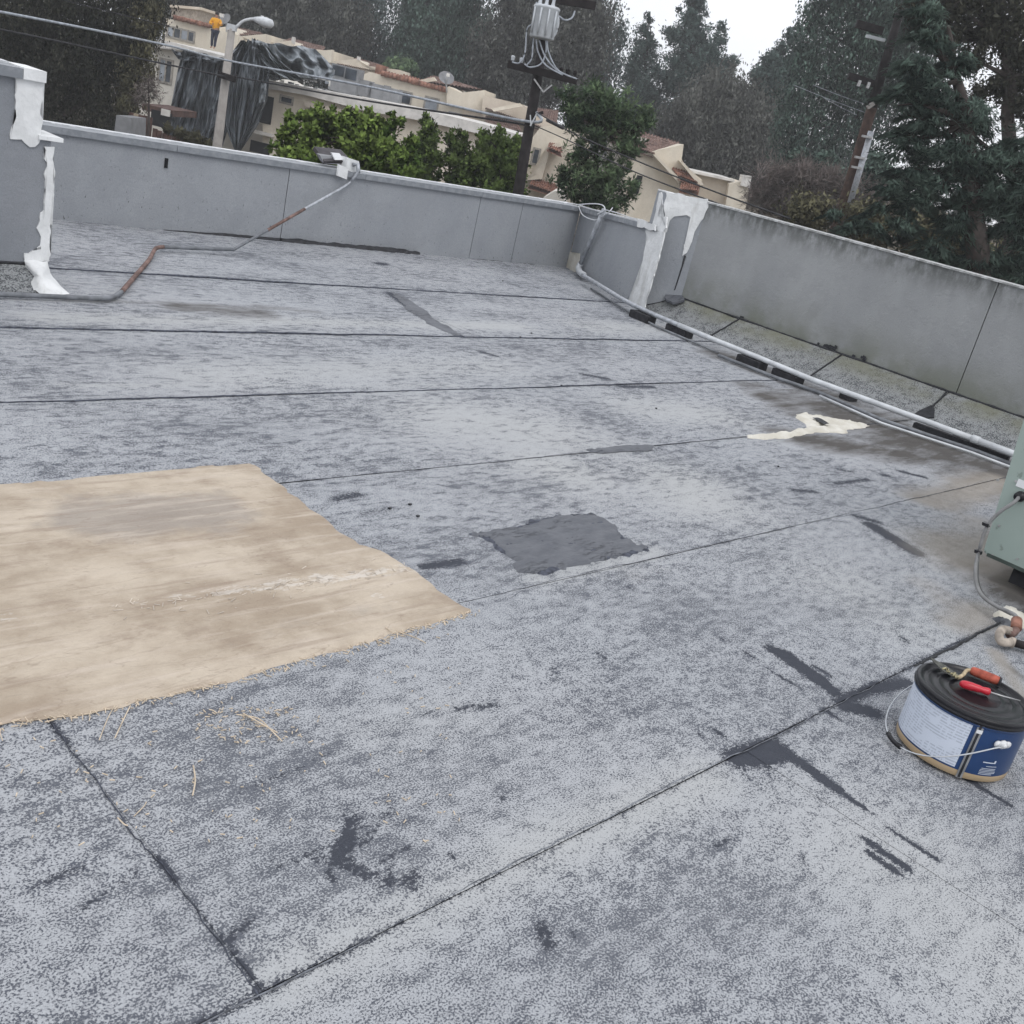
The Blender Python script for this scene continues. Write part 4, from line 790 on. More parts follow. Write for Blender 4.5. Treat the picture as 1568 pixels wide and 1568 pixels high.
tree('eucalyptus_tree', 'thin wispy eucalyptus edge against the white sky', [(925,35,28),(935,75,24),(915,110,34),(950,55,14,1.5),(900,150,40),(945,100,16)], 84, MAT['l_euc'], .5, 3600, 'droop', (890,230,915,20), group=BG, clump=.24)
tree('pine_tree', 'slim pine with a pointed top against the sky', [(993,28,7),(988,48,12),(982,70,16),(998,66,9),(980,95,22),(968,115,14,1.4),(985,130,27),(1003,105,12),(990,160,32)], 90, MAT['l_pine'], .5, 6500, 'round', (985,240,993,24), group=BG, clump=.22, sub=14)
tree('pine_tree', 'tallest pine against the sky with two tops', [(1062,-5,12),(1060,20,16),(1070,5,12,1.4),(1050,45,20),(1075,55,16),(1030,55,12,1.3),(1060,85,28),(1035,100,20),(1085,95,22),(1105,42,8),(1104,60,11),(1100,85,14),(1115,95,11,1.4),(1060,130,35),(1022,125,20),(1100,120,22)], 88, MAT['l_pine'], .5, 13000, 'round', (1055,260,1062,-10), group=BG, clump=.2, sub=13)
tree('eucalyptus_tree', 'rounded brown grey tree between the pines and the dry shrubs', [(1100,150,36),(1070,180,45),(1110,200,55),(1130,160,28),(1150,200,42),(1090,240,50),(1140,250,55),(1040,200,40),(1160,235,35)], 78, MAT['l_brown'], .5, 32000, 'droop', (1110,300,1105,130), group=BG)
tree('pine_tree', 'small dark pine just left of the second utility pole', [(1185,90,14),(1180,110,20),(1197,75,10),(1165,120,16),(1160,145,16),(1190,140,28),(1175,170,30),(1205,110,20),(1215,55,12),(1225,85,20)], 82, MAT['l_pine'], .5, 9500, 'round', (1185,260,1200,60), group=BG, clump=.22, sub=14)
tree('broadleaf_tree', 'big speckled green tree behind the second utility pole', [(1245,30,24),(1235,60,28),(1270,10,32),(1300,-20,50),(1310,40,55),(1260,90,48),(1350,20,60),(1340,90,60),(1380,60,60),(1230,130,40),(1290,140,60),(1240,190,50),(1360,150,60),(1215,180,34),(1300,200,60),(1350,-60,80),(1235,235,45),(1400,120,60),(1420,-20,70)], 58, MAT['l_cloud'], .36, 36000, 'droop', (1310,300,1320,-40), group=BG, clump=.17)
for i, (x, y, lb) in enumerate(((575,140,'low dark mass of leaves behind the condominium roofs at centre left'),(960,190,'dark foliage mass low behind the middle pine'),(1200,250,'dark low foliage at the foot of the pines'))):
    tree('broadleaf_tree', lb, [(x-60,y,40),(x,y+5,45),(x+60,y+10,40),(x+110,y+25,40)], 96, MAT['l_euc'], .6, 12000, 'round', (x, y+70, x, y-20), group=BG)
tree('broadleaf_tree', 'small rounded green tree just above the tiled roofs', [(610,105,16),(625,112,13),(598,100,10),(632,105,9)], 74, MAT['l_mid'], .4, 3000, 'round', (612,140,612,100), cat='tree')
# ------------------------------------------------------------------ big dark tree at the left
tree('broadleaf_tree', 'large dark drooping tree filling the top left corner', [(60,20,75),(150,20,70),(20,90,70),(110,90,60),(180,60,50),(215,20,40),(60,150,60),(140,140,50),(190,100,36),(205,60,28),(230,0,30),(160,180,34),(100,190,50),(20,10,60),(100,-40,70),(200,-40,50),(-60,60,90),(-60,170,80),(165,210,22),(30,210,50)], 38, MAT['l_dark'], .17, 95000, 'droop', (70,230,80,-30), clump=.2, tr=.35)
tree('broadleaf_tree', 'sparse gold olive leafed tree edge beside the scaffold tarpaulins', [(222,30,22),(232,55,16),(220,80,20),(210,110,24),(200,140,24),(225,115,12),(190,165,18),(205,165,16),(235,20,14)], 37, MAT['l_gold'], .17, 4500, 'droop', (205,205,218,30), clump=.24, tr=.12)
tree('bare_shrub', 'bare pinkish twiggy shrub in front of the left house wall', [(232,130,14),(222,145,14),(240,145,10),(215,155,12)], 33, MAT['l_dry'], .28, 700, 'spray', (228,190,228,120), clump=.3, tr=.05, cat='shrub', wfac=.08)
# ------------------------------------------------------------------ hedge trees beyond the far wall
tree('broadleaf_tree', 'bright lime green leafy tree rising behind the floodlight', [(455,215,28),(490,200,30),(530,205,32),(570,215,32),(600,230,32),(470,245,30),(520,245,34),(570,255,30),(615,255,28),(440,235,18),(445,185,14),(480,175,16),(515,180,18),(548,185,14),(585,195,16),(607,190,12),(632,222,14),(465,180,10),(430,205,8),(565,172,6),(600,175,5),(535,170,7)], 19, MAT['l_bright'], .15, 12500, 'spray', (530,300,525,200), clump=.15, tr=.1, wfac=.6)
tree('shrub', 'narrow green columnar shrub with a pointed top right of the lime tree', [(655,190,12),(657,210,16),(660,235,20),(655,258,22),(652,178,6)], 25.5, MAT['l_hedge'], .16, 3600, 'spray', (658,300,656,180), clump=.2, tr=.06, cat='shrub', wfac=.5)
tree('shrub', 'lower green shrub between the two taller hedge shrubs', [(700,225,18),(695,250,22),(715,262,24),(690,212,8),(710,208,7),(705,280,22)], 25.5, MAT['l_hedge'], .16, 3600, 'spray', (702,310,702,215), clump=.2, tr=.06, cat='shrub', wfac=.5)
tree('shrub', 'tall dense yellow green shrub against the black power pole', [(745,215,16),(770,220,18),(790,225,14),(750,245,26),(780,255,24),(760,280,28),(790,285,20),(740,272,18),(738,205,7),(765,200,7)], 25.5, MAT['l_hedge'], .16, 8500, 'spray', (765,330,765,215), clump=.2, tr=.06, cat='shrub', wfac=.5)
tree('pine_tree', 'mid green pine in front of the cream house right of the power pole', [(905,155,31),(935,160,31),(890,175,24),(960,175,24),(925,185,35),(985,190,19),(975,205,19),(880,185,19),(900,215,26),(950,215,26),(965,235,24),(885,235,19),(870,265,24),(900,270,35),(940,265,26),(880,285,26),(960,290,21),(925,290,31),(940,310,24),(870,150,17),(990,175,14),(910,305,21)], 27, MAT['l_mid'], .18, 15000, 'spray', (905,340,918,165), clump=.15, tr=.13, wfac=.3)
# ------------------------------------------------------------------ cedar and gappy tree at the right
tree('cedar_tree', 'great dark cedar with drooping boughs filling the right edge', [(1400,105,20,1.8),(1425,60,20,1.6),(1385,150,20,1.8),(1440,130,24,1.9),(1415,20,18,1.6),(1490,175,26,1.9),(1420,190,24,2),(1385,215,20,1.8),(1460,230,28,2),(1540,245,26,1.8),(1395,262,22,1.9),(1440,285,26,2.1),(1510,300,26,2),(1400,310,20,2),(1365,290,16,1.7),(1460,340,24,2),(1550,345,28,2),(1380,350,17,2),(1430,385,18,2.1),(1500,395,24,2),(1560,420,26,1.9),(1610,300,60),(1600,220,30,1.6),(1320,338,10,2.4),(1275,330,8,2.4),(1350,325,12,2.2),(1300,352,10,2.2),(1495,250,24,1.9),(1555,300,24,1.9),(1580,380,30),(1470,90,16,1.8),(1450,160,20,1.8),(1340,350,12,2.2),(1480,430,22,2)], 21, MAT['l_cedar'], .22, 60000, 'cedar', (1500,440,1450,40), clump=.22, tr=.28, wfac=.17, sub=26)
tree('broadleaf_tree', 'gappy dark tree with sky holes in the top right corner', [(1470,10,26,1.3),(1520,20,22,1.4),(1560,40,26),(1500,55,20,1.5),(1450,60,20),(1560,85,20),(1460,-20,40,1.4),(1540,-15,24,1.3),(1490,90,18,1.4),(1540,130,18,1.4),(1500,140,14,1.3),(1565,160,22),(1420,20,30),(1600,100,50),(1545,75,12)], 30, MAT['l_dark'], .2, 17000, 'round', (1555,340,1540,0), clump=.3, tr=.3, sub=30)
tree('bare_shrub', 'tangled leafless pinkish shrubs at the foot of the second utility pole', [(1180,280,26),(1215,275,30),(1250,285,30),(1160,300,20),(1200,305,26),(1290,295,26),(1340,300,24),(1240,310,24),(1310,315,18),(1195,262,14),(1230,258,18),(1270,268,16),(1180,318,14),(1380,325,24)], 38, MAT['l_dry'], .5, 11000, 'spray', (1240,340,1240,270), clump=.28, tr=.06, cat='shrub', wfac=.05)
tree('shrub', 'dull dark green undergrowth among the dry pinkish shrubs', [(1210,320,22),(1250,325,24),(1300,340,26),(1180,300,10),(1290,270,18),(1340,270,30),(1260,250,20),(1220,240,14)], 40, MAT['l_cedar'], .25, 9000, 'round', None, clump=.25, cat='shrub')
tree('shrub', 'low mixed undergrowth behind the right parapet wall', [(1240,330,30),(1330,345,34),(1400,370,34),(1480,395,36),(1560,420,36),(1450,360,26)], 30, MAT['l_gold'], .22, 14000, 'round', None, clump=.25, cat='shrub')
# ================================================================== BACKGROUND BUILDINGS
def slab(name, pts, v, th, mat, parent, lab=None):
    """outline measured on a facade square to the line of sight, given real thickness"""
    bm = bmesh.new(); add_prism(bm, [P(x, y, v) for x, y in pts], FW*th); o = bobj(name, bm, mat, parent)
    if lab: o['label'] = lab
    return o
def brect(name, x, y, w_, h_, v, th, mat, parent, off=0.0):
    p = P(x, y, v) - FW*off; k = v/FOC; a = UU*(w_*k); b = ZZ*(-h_*k); bm = bmesh.new()
    add_prism(bm, [p, p+a, p+a+b, p+b], FW*th); return bobj(name, bm, mat, parent)
def window(x, y, w_, h_, v, parent, glass='glass', n=2, mat='frame'):
    k = v/FOC; p = P(x, y, v) - FW*.06; f = .10; W_, H_ = w_*k, h_*k; bm = bmesh.new()
    def bar(u0, u1, z0, z1): add_prism(bm, [p+UU*u0+ZZ*z0, p+UU*u1+ZZ*z0, p+UU*u1+ZZ*z1, p+UU*u0+ZZ*z1], FW*.09)
    bar(0, W_, -f, 0); bar(0, W_, -H_, -H_+f); bar(0, f, -H_+f, -f); bar(W_-f, W_, -H_+f, -f)
    for i in range(1, n): c = W_*i/n; bar(c-f*.4, c+f*.4, -H_+f, -f)
    fo = bobj('window', bm, MAT[mat], parent)
    for i in range(n):
        bm = bmesh.new(); u0, u1 = W_*i/n+f*.5, W_*(i+1)/n-f*.5; q = p+FW*.045
        add_prism(bm, [q+UU*u0-ZZ*f, q+UU*u1-ZZ*f, q+UU*u1+ZZ*(-H_+f), q+UU*u0+ZZ*(-H_+f)], FW*.01)
        bobj('pane', bm, MAT[glass if not (i and glass == 'mix') else 'glass_lit'] if glass != 'mix' else MAT['glass' if i % 2 else 'glass_lit'], fo)
def tiles(name, q, nu, nv, mat, parent, amp=.09):
    """q: four (px,py,v) corners: eave left, eave right, ridge right, ridge left -> barrel-tile courses"""
    a, b, c, d = [P(*k) for k in q]; n = (b-a).cross(d-a).normalized()
    if n.z < 0: n = -n
    V = []; F = []; mu = nu*4; mv = nv*2
    for j in range(mv+1):
        t = (j//2 + (j % 2)*.98)/nv if j < mv else 1
        for i in range(mu+1):
            s_ = i/mu; p = a.lerp(b, s_).lerp(d.lerp(c, s_), t); V.append(p + n*(amp*abs(math.sin(math.pi*s_*nu)) + amp*.6*(1-(j % 2)) + R_.uniform(-.012, .012)))
    W_ = mu+1
    for j in range(mv):
        for i in range(mu): F.append((j*W_+i, j*W_+i+1, (j+1)*W_+i+1, (j+1)*W_+i))
    nb = len(V); V += [Vector(p)-n*.12 for p in (a, b, c, d)]; F.append((nb, nb+3, nb+2, nb+1))
    me = bpy.data.meshes.new(name); me.from_pydata([tuple(p) for p in V], [], F); return link(name, me, mat, parent)
def captiles(x0, y0, x1, y1, v, n, parent, r=5.0, dv=0):
    for i in range(n):
        f0, f1 = i/n, (i+.9)/n; a = P(x0+(x1-x0)*f0, y0+(y1-y0)*f0, v+dv*f0); b = P(x0+(x1-x0)*f1, y0+(y1-y0)*f1, v+dv*f1); rr = r*v/FOC*R_.uniform(.9, 1.08)
        bm = bmesh.new(); add_tube(bm, [a, b], [rr, rr*.86], 8); bobj('roof_tile', bm, MAT['tile'], parent, True)
# --- scaffolded flat-roof building on the left
V0 = 57
b = empty('apartment_building', P(330, 200, V0), 'pale flat roofed building hung with dark tarpaulins and the person standing on top', 'building')
slab('wall', [(228,66),(345,88),(415,128),(418,135),(420,300),(200,270),(205,100)], V0, 8, MAT['offwhite_wall'], b)
slab('wall', [(405,126),(470,140),(560,160),(640,178),(740,200),(745,290),(600,290),(400,260)], V0-1, 8, MAT['cream_wall'], b)
slab('parapet_band', [(228,59),(262,64),(345,86),(345,92),(262,74),(228,72)], V0-.5, 8.6, MAT['fascia'], b)
slab('parapet_band', [(408,122),(470,134),(560,150),(640,166),(740,190),(790,205),(790,218),(740,206),(640,184),(560,170),(470,146),(412,136)], V0-1.5, 9, MAT['fascia'], b)
window(244,87,22,34,V0,b,'mix',2); window(429,144,21,12,V0-1,b,'glass',1); brect('void', 397,144,22,38,V0-1.05,.1,MAT['void'],b)
brect('void', 384,214,30,16,V0-1.05,.1,MAT['void'],b); brect('ledge',380,196,40,4,V0-1,.5,MAT['fascia'],b, .5)
slab('shade_panel', [(466,155),(560,175),(560,183),(466,163)], V0-1.3, .3, MAT['beige_wall'], b)
for k in range(24):
    x = 418+k*12+R_.uniform(-3,3); y = 124+k*2.75+R_.uniform(-2,1); brect('roof_clutter', x, y-4, R_.uniform(2,6), R_.uniform(2,5), V0+1, .5, MAT[R_.choice(['fascia','offwhite_wall','greybox'])], b)
brect('porch_roof', 218,158,46,9,V0-8,3,MAT['fence'],b); brect('porch_opening', 232,167,30,22,V0-8.1,.1,MAT['void'],b); brect('porch_panel', 247,166,13,9,V0-8.2,.08,MAT['fascia'],b)
# tarpaulins
from mathutils import noise as FN
def tarp(name, L, Rr, v, mat, label, folds=9, amp=.35, nu=80, nv=56, seed=0, sag=.0, parent=None):
    """cloth hung between a left and a right outline (px), folded in depth"""
    rr = np.random.RandomState(seed); ph = rr.rand(6)*6.28
    def at(Lp, t):
        f = t*(len(Lp)-1); i = min(int(f), len(Lp)-2); g_ = f-i; return tuple(Lp[i][k]*(1-g_)+Lp[i+1][k]*g_ for k in range(2))
    V = []; F = []
    for side in (0, 1):
        for j in range(nv+1):
            t = j/nv; l, r = at(L, t), at(Rr, t)
            for i in range(nu+1):
                s_ = i/nu; x = l[0]*(1-s_)+r[0]*s_; y = l[1]*(1-s_)+r[1]*s_ + (1.5*math.sin(s_*19+seed) if j in (0, nv) else 0)
                d = amp*(1.5*FN.noise(Vector((s_*folds*.9, t*1.3, seed))) + 1.1*(1-abs(FN.noise(Vector((s_*folds*1.9+t*1.5, t*2.2, seed+5))))*2.6) + .8*FN.noise(Vector((s_*folds*3.5, t*5.5+s_*2, seed+9))))
                V.append(tuple(P(x, y, v - d + side*.03)))
    W_ = nu+1; nb = W_*(nv+1)
    for j in range(nv):
        for i in range(nu):
            a_ = j*W_+i; F.append((a_, a_+1, a_+W_+1, a_+W_)); F.append((nb+a_, nb+a_+W_, nb+a_+W_+1, nb+a_+1))
    me = bpy.data.meshes.new(name); me.from_pydata(V, [], F); [setattr(p, 'use_smooth', True) for p in me.polygons]
    o = link(name, me, mat, parent)
    if label: tag(o, label, 'tarpaulin', 'tarpaulins on the scaffolded building')
    return o
tarp('tarpaulin', [(280,76),(272,108),(264,150),(258,185),(254,208)], [(362,94),(360,120),(354,160),(348,200),(340,228)], V0-2, MAT['tarp'], 'dark hanging tarpaulin left of the concrete lamp pole', 7, .5, seed=3)
tarp('tarpaulin', [(262,76),(268,84),(274,92)], [(345,92),(340,96),(330,98)], V0-2.3, MAT['tarp'], 'crumpled dark tarpaulin edge along the roof beneath the person', 5, .4, 40, 14, seed=5)
tarp('tarpaulin', [(370,60),(352,84),(345,120),(343,190),(360,232)], [(400,80),(413,108),(410,150),(396,190),(368,232)], V0-2.5, MAT['tarp'], 'dark hanging tarpaulin right of the concrete lamp pole', 6, .55, seed=8)
tarp('tarpaulin', [(400,128),(398,140),(396,158)], [(408,128),(408,140),(405,156)], V0-3, MAT['tarp_light'], 'small loose silvery flap at the corner of the tarpaulins', 2, .15, 10, 14, seed=9)
tarp('tarpaulin', [(380,60),(372,72),(392,100),(410,122)], [(408,70),(430,95),(460,118),(505,124)], V0-1.8, MAT['tarp_light'], 'grey tarpaulin lapping up over the roof edge right of the lamp pole', 5, .7, seed=12)
tarp('tarpaulin', [(384,62),(400,84),(415,100),(435,120)], [(482,74),(502,94),(513,108),(511,120)], V0+1.0, MAT['tarp_light'], 'silvery grey tarpaulin stretched over the flat roof', 3, 1.0, seed=15)
tarp('tarpaulin', [(386,58),(384,66),(392,76)], [(400,64),(406,70),(410,78)], V0+.5, MAT['tarp'], 'small peaked tarpaulin tip above the hanging sheets', 2, .3, 14, 10, seed=18)
# --- condominium rows behind
V1 = 68
def condo(label, cx, cy): return empty('condominium', P(cx, cy, V1), label, 'building', 'cream condominiums with tiled roofs')
b = condo('cream condominium behind the person with a tan chimney and tile ridge', 300, 50)
slab('wall', [(255,28),(300,37),(365,54),(365,110),(250,90)], V1, 8, MAT['cream_wall'], b); slab('chimney', [(262,10),(306,14),(304,34),(262,26)], V1+2, 4, MAT['tower_wall'], b); slab('chimney_cap', [(260,7),(308,11),(308,15),(260,11)], V1+1.8, 4.4, MAT['beige_wall'], b)
window(256,38,42,16,V1,b,'mix',4); captiles(266,26,322,40,V1-.2,13,b,3.6)
b = condo('cream gable beside the street lamp with a brown tiled roof', 380, 60)
slab('wall', [(336,42),(352,40),(362,56),(407,52),(407,72),(395,90),(336,90)], V1+1, 6, MAT['cream_wall'], b); tiles('roof', [(360,58,V1+1.2),(405,55,V1+1.2),(398,52,V1+6),(362,44,V1+6)], 14, 5, MAT['tile_brown'], b)
b = condo('condominium with brown roof rising behind the silver tarpaulin', 460, 80)
slab('wall', [(404,66),(445,62),(452,72),(505,78),(509,78),(507,100),(404,95)], V1+2, 6, MAT['cream_wall'], b); tiles('roof', [(410,70,V1+1.8),(490,82,V1+1.8),(498,74,V1+7),(445,61,V1+7)], 24, 7, MAT['tile_brown'], b); brect('vent_pipe', 447,56,4,9,V1+2,.3,MAT['fascia'],b); slab('gable', [(481,78),(509,76),(507,96),(498,96)], V1+1.5, .5, MAT['cream_wall'], b)
b = condo('condominium with brown roof behind the grey rooftop window boxes', 560, 105)
slab('wall', [(508,94),(545,90),(555,100),(612,107),(614,130),(508,125)], V1+2, 6, MAT['cream_wall'], b); tiles('roof', [(515,100,V1+1.8),(598,116,V1+1.8),(600,106,V1+7),(545,91,V1+7)], 24, 7, MAT['tile_brown'], b); brect('vent_pipe', 547,86,4,8,V1+2,.3,MAT['fascia'],b); brect('chimney', 576,98,14,18,V1+1.5,1,MAT['tile'],b)
b = condo('long cream condominium with a red tile ridge and two dark windows', 660, 150)
slab('wall', [(550,116),(566,110),(680,140),(687,132),(706,142),(742,138),(738,165),(760,185),(790,208),(700,215),(560,185)], V1-2, 7, MAT['cream_wall'], b)
captiles(584,112,684,138,V1-2.2,17,b,4.2); tiles('roof', [(585,120,V1-2),(680,144,V1-2),(678,134,V1+3),(590,108,V1+3)], 20, 4, MAT['tile'], b)
window(612,137,20,19,V1-2,b,'glass',1); window(651,146,22,21,V1-2,b,'glass_lit',1); window(592,138,20,16,V1-2,b,'glass_lit',2)
tiles('roof', [(640,126,V1+1),(740,140,V1+1),(700,128,V1+5),(662,118,V1+5)], 18, 5, MAT['tile_brown'], b); slab('gable', [(635,124),(664,118),(668,124),(640,128)], V1+.8, .5, MAT['cream_wall'], b)
slab('gable', [(684,133),(704,142),(743,138),(738,170),(684,160)], V1-2.4, .5, MAT['cream_wall'], b); tiles('roof', [(701,180,V1-3.5),(738,200,V1-3.5),(728,186,V1-1.5),(702,178,V1-1.5)], 8, 3, MAT['tile'], b)
brect('roof_hatch', 687,170,18,12,V1-3,1,MAT['greybox'],b); brect('roof_box', 685,182,16,9,V1-3.2,1,MAT['fascia'],b)
# grey roof equipment in front
eq = empty('rooftop_equipment', P(540, 120, V1-6), 'grey equipment boxes with dark square openings on the flat roof', 'equipment')
for (x, y, w_, h_) in ((508,96,20,18),(528,101,19,19)): brect('box', x, y, w_+2, h_+18, V1-6, 1.5, MAT['greybox'], eq); brect('opening', x+2, y+3, w_-3, h_-5, V1-6.06, .06, MAT['glass'], eq)
for (x, y, w_, h_) in ((548,120,22,22),(566,126,22,20),(588,130,8,22),(596,134,18,18),(500,112,30,14)): brect('panel', x, y, w_, h_, V1-5.5, .6, MAT['greybox' if w_ < 25 else 'glass_lit'], eq)
tube('rail', [P(484,126,V1-6.5),P(485,118,V1-6.5),P(505,124,V1-6.5),P(504,132,V1-6.5)], .06, MAT['fascia'], eq, 6)
# right of the power pole
b = condo('brown roofed condominium crossing behind the black power pole', 790, 170)
slab('wall', [(740,146),(800,160),(855,195),(860,300),(800,330),(745,215),(738,165)], V1-3, 7, MAT['beige_wall'], b)
tiles('roof', [(742,168,V1-3.5),(850,205,V1-3.5),(855,172,V1+4),(768,160,V1+4)], 30, 11, MAT['tile_brown'], b); tiles('roof', [(745,196,V1-5),(800,204,V1-5),(790,184,V1-2),(742,172,V1-2)], 18, 6, MAT['tile_brown'], b)
slab('gable', [(752,166),(796,158),(800,163),(756,171)], V1-4, .4, MAT['cream_wall'], b)
b = condo('cream condominium with a narrow dark window and red awning roofs', 840, 250)
slab('wall', [(812,215),(828,194),(850,192),(900,205),(905,330),(800,330)], V1-8, 7, MAT['cream_wall'], b); window(817,225,12,24,V1-8,b,'glass',1)
slab('balcony', [(806,268),(824,266),(838,224),(856,218),(860,224),(842,230),(830,274),(806,276)], V1-8.6, .6, MAT['cream_wall'], b)
tiles('awning', [(808,285,V1-9.6),(860,302,V1-9.6),(850,284,V1-8),(815,275,V1-8)], 12, 3, MAT['tile'], b); tiles('awning', [(838,228,V1-9.4),(862,238,V1-9.4),(858,224,V1-8),(840,221,V1-8)], 6, 2, MAT['tile'], b)
brect('wing_wall', 800,300,60,40,V1-9,1,MAT['beige_wall'],b)
b = condo('cream gabled condominium with sloping tile strip behind the right wall corner', 1010, 270)
slab('wall', [(960,247),(985,235),(1047,221),(1043,250),(1075,275),(1060,340),(950,340)], V1-12, 8, MAT['cream_wall'], b); slab('wall', [(930,200),(990,212),(985,330),(930,330)], V1-10, 6, MAT['offwhite_wall'], b)
tiles('roof', [(935,215,V1-12.3),(1000,238,V1-12.3),(1040,221,V1-7),(950,196,V1-7)], 18, 7, MAT['tile_brown'], b)
tiles('roof', [(1040,272,V1-13.2),(1068,283,V1-13.2),(1042,248,V1-10.5),(1014,244,V1-10.5)], 7, 7, MAT['tile'], b)
slab('gable', [(1000,237),(1006,238),(1042,274),(1040,281)], V1-13, 1, MAT['cream_wall'], b); slab('gable', [(1040,246),(1048,250),(1078,283),(1070,284)], V1-13, 1, MAT['cream_wall'], b)
slab('wall', [(1042,268),(1076,280),(1068,345),(1030,335)], V1-12.6, 6, MAT['beige_wall'], b)
tiles('awning', [(1040,292,V1-14),(1070,296,V1-14),(1072,283,V1-12.8),(1043,279,V1-12.8)], 9, 2, MAT['tile'], b); brect('window_opening', 976,268,8,26,V1-12.1,.1,MAT['void'],b)
b = condo('low cream end wing beside the dry shrubs with a square chimney', 1110, 285)
slab('wall', [(1058,262),(1124,276),(1118,330),(1050,320)], V1-11, 6, MAT['beige_wall'], b); slab('wall', [(1117,281),(1136,278),(1148,284),(1140,330),(1108,330)], V1-12, 5, MAT['cream_wall'], b)
slab('coping_band', [(1056,260),(1125,275),(1125,279),(1056,264)], V1-11.4, 6.6, MAT['fascia'], b); slab('chimney', [(1137,268),(1151,270),(1148,288),(1134,284)], V1-12.2, 1, MAT['fascia'], b)
# satellite dishes
def dish(x, y, r, v, label, dx=.35):
    e_ = empty('satellite_dish', P(x, y+r*1.6, v), label, 'satellite dish', 'roof satellite dishes'); k = v/FOC; c = P(x, y, v); R0 = r*k; n = (FW*-.9+ZZ*.5+UU*dx).normalized(); a = n.cross(ZZ).normalized(); b_ = n.cross(a)
    bm = bmesh.new(); rings = []
    for i in range(5):
        q = i/4; rings.append([bm.verts.new(c + (a*math.cos(t*.3927)*R0 + b_*math.sin(t*.3927)*R0*.82)*q + n*(q*q*R0*.22)) for t in range(16)] if i else [bm.verts.new(c)])
    for t in range(16): bm.faces.new((rings[0][0], rings[1][t], rings[1][(t+1) % 16]))
    for i in range(1, 4):
        for t in range(16): bm.faces.new((rings[i][t], rings[i+1][t], rings[i+1][(t+1) % 16], rings[i][(t+1) % 16]))
    o = bobj('reflector', bm, MAT['greybox'], e_, True)
    tube('mast', [c-n*.05, P(x+r*.1, y+r*1.9, v)], .05, MAT['steel'], e_, 6); tube('feed_arm', [c-b_*R0*-.8, c+n*R0*.9], .03, MAT['steel'], e_, 5)
    bm = bmesh.new(); add_obox(bm, c+n*R0*.9, UU*.09, FW*.09, ZZ*.09); bobj('receiver', bm, MAT['fascia'], e_)
dish(346,30,10,V0+4,'grey satellite dish just right of the person in yellow', -.5); dish(683,120,11.5,V1-3,'satellite dish on the long condominium roof')
# person
pv = V0+.8
per = empty('person', P(327,76,pv), 'person in an orange yellow hooded top and dark trousers standing on the flat roof', 'person'); k = pv/FOC
hd, ft_ = P(328.5,33,pv), P(326,75,pv)
def bodymesh(name, J, E_, Rr, mat, parent, org):
    me = bpy.data.meshes.new(name); me.from_pydata([tuple(Vector(p)-org) for p in J], E_, []); o = bpy.data.objects.new(name, me); COL.objects.link(o); o.parent = parent; o.location = org-root_loc(parent); me.materials.append(mat)
    md = o.modifiers.new('skin', 'SKIN'); 
    for i, r in enumerate(Rr): me.skin_vertices[0].data[i].radius = r if isinstance(r, tuple) else (r, r)
    me.skin_vertices[0].data[0].use_root = True; md.use_smooth_shade = True; o.modifiers.new('sub', 'SUBSURF').render_levels = 1; o.modifiers['sub'].levels = 1; return o
org = P(326.5, 75, pv); up = ZZ; rt = UU; fwd = -FW
def B_(u, f, z): return org + rt*u + fwd*f + up*z
bodymesh('body', [B_(0,0,.92),B_(0,0,1.12),B_(0,0,1.38),B_(0,.0,1.50),B_(0,.01,1.58),B_(0,.02,1.70),
  B_(-.19,0,1.40),B_(-.26,.10,1.18),B_(-.05,.26,1.20),B_(.19,0,1.40),B_(.30,.12,1.22),B_(.42,.32,1.28),
  B_(-.09,0,.88),B_(-.10,.03,.48),B_(-.11,-.02,.08),B_(-.12,.12,.04),B_(.09,0,.88),B_(.08,.05,.48),B_(.05,0,.08),B_(.06,.14,.04)],
  [(0,1),(1,2),(2,3),(3,4),(4,5),(2,6),(6,7),(7,8),(2,9),(9,10),(10,11),(0,12),(12,13),(13,14),(14,15),(0,16),(16,17),(17,18),(18,19)],
  [(.15,.11),(.14,.10),(.17,.11),.065,.075,.09,.07,.05,.035,.07,.05,.035,.10,.07,.045,.04,.10,.07,.045,.04], MAT['skin'], per, org)
bodymesh('hooded_top', [B_(0,0,.93),B_(0,0,1.12),B_(0,0,1.40),B_(0,-.02,1.50),B_(-.20,0,1.40),B_(-.28,.10,1.18),B_(-.08,.25,1.20),B_(.20,0,1.40),B_(.31,.12,1.22),B_(.39,.27,1.27)],
  [(0,1),(1,2),(2,3),(2,4),(4,5),(5,6),(2,7),(7,8),(8,9)], [(.20,.15),(.20,.145),(.21,.145),(.10,.09),.10,.08,.06,.10,.08,.06], MAT['hoodie'], per, org)
bodymesh('trousers', [B_(0,0,.94),B_(-.10,0,.86),B_(-.105,.03,.48),B_(-.11,-.02,.10),B_(.10,0,.86),B_(.085,.05,.48),B_(.055,0,.10)], [(0,1),(1,2),(2,3),(0,4),(4,5),(5,6)], [(.16,.13),.12,.088,.07,.12,.088,.07], MAT['trousers'], per, org)
bm = bmesh.new(); bmesh.ops.create_uvsphere(bm, u_segments=12, v_segments=8, radius=.105, matrix=Matrix.Translation(B_(0,-.01,1.72))); bobj('hair', bm, MAT['hair'], per, True)
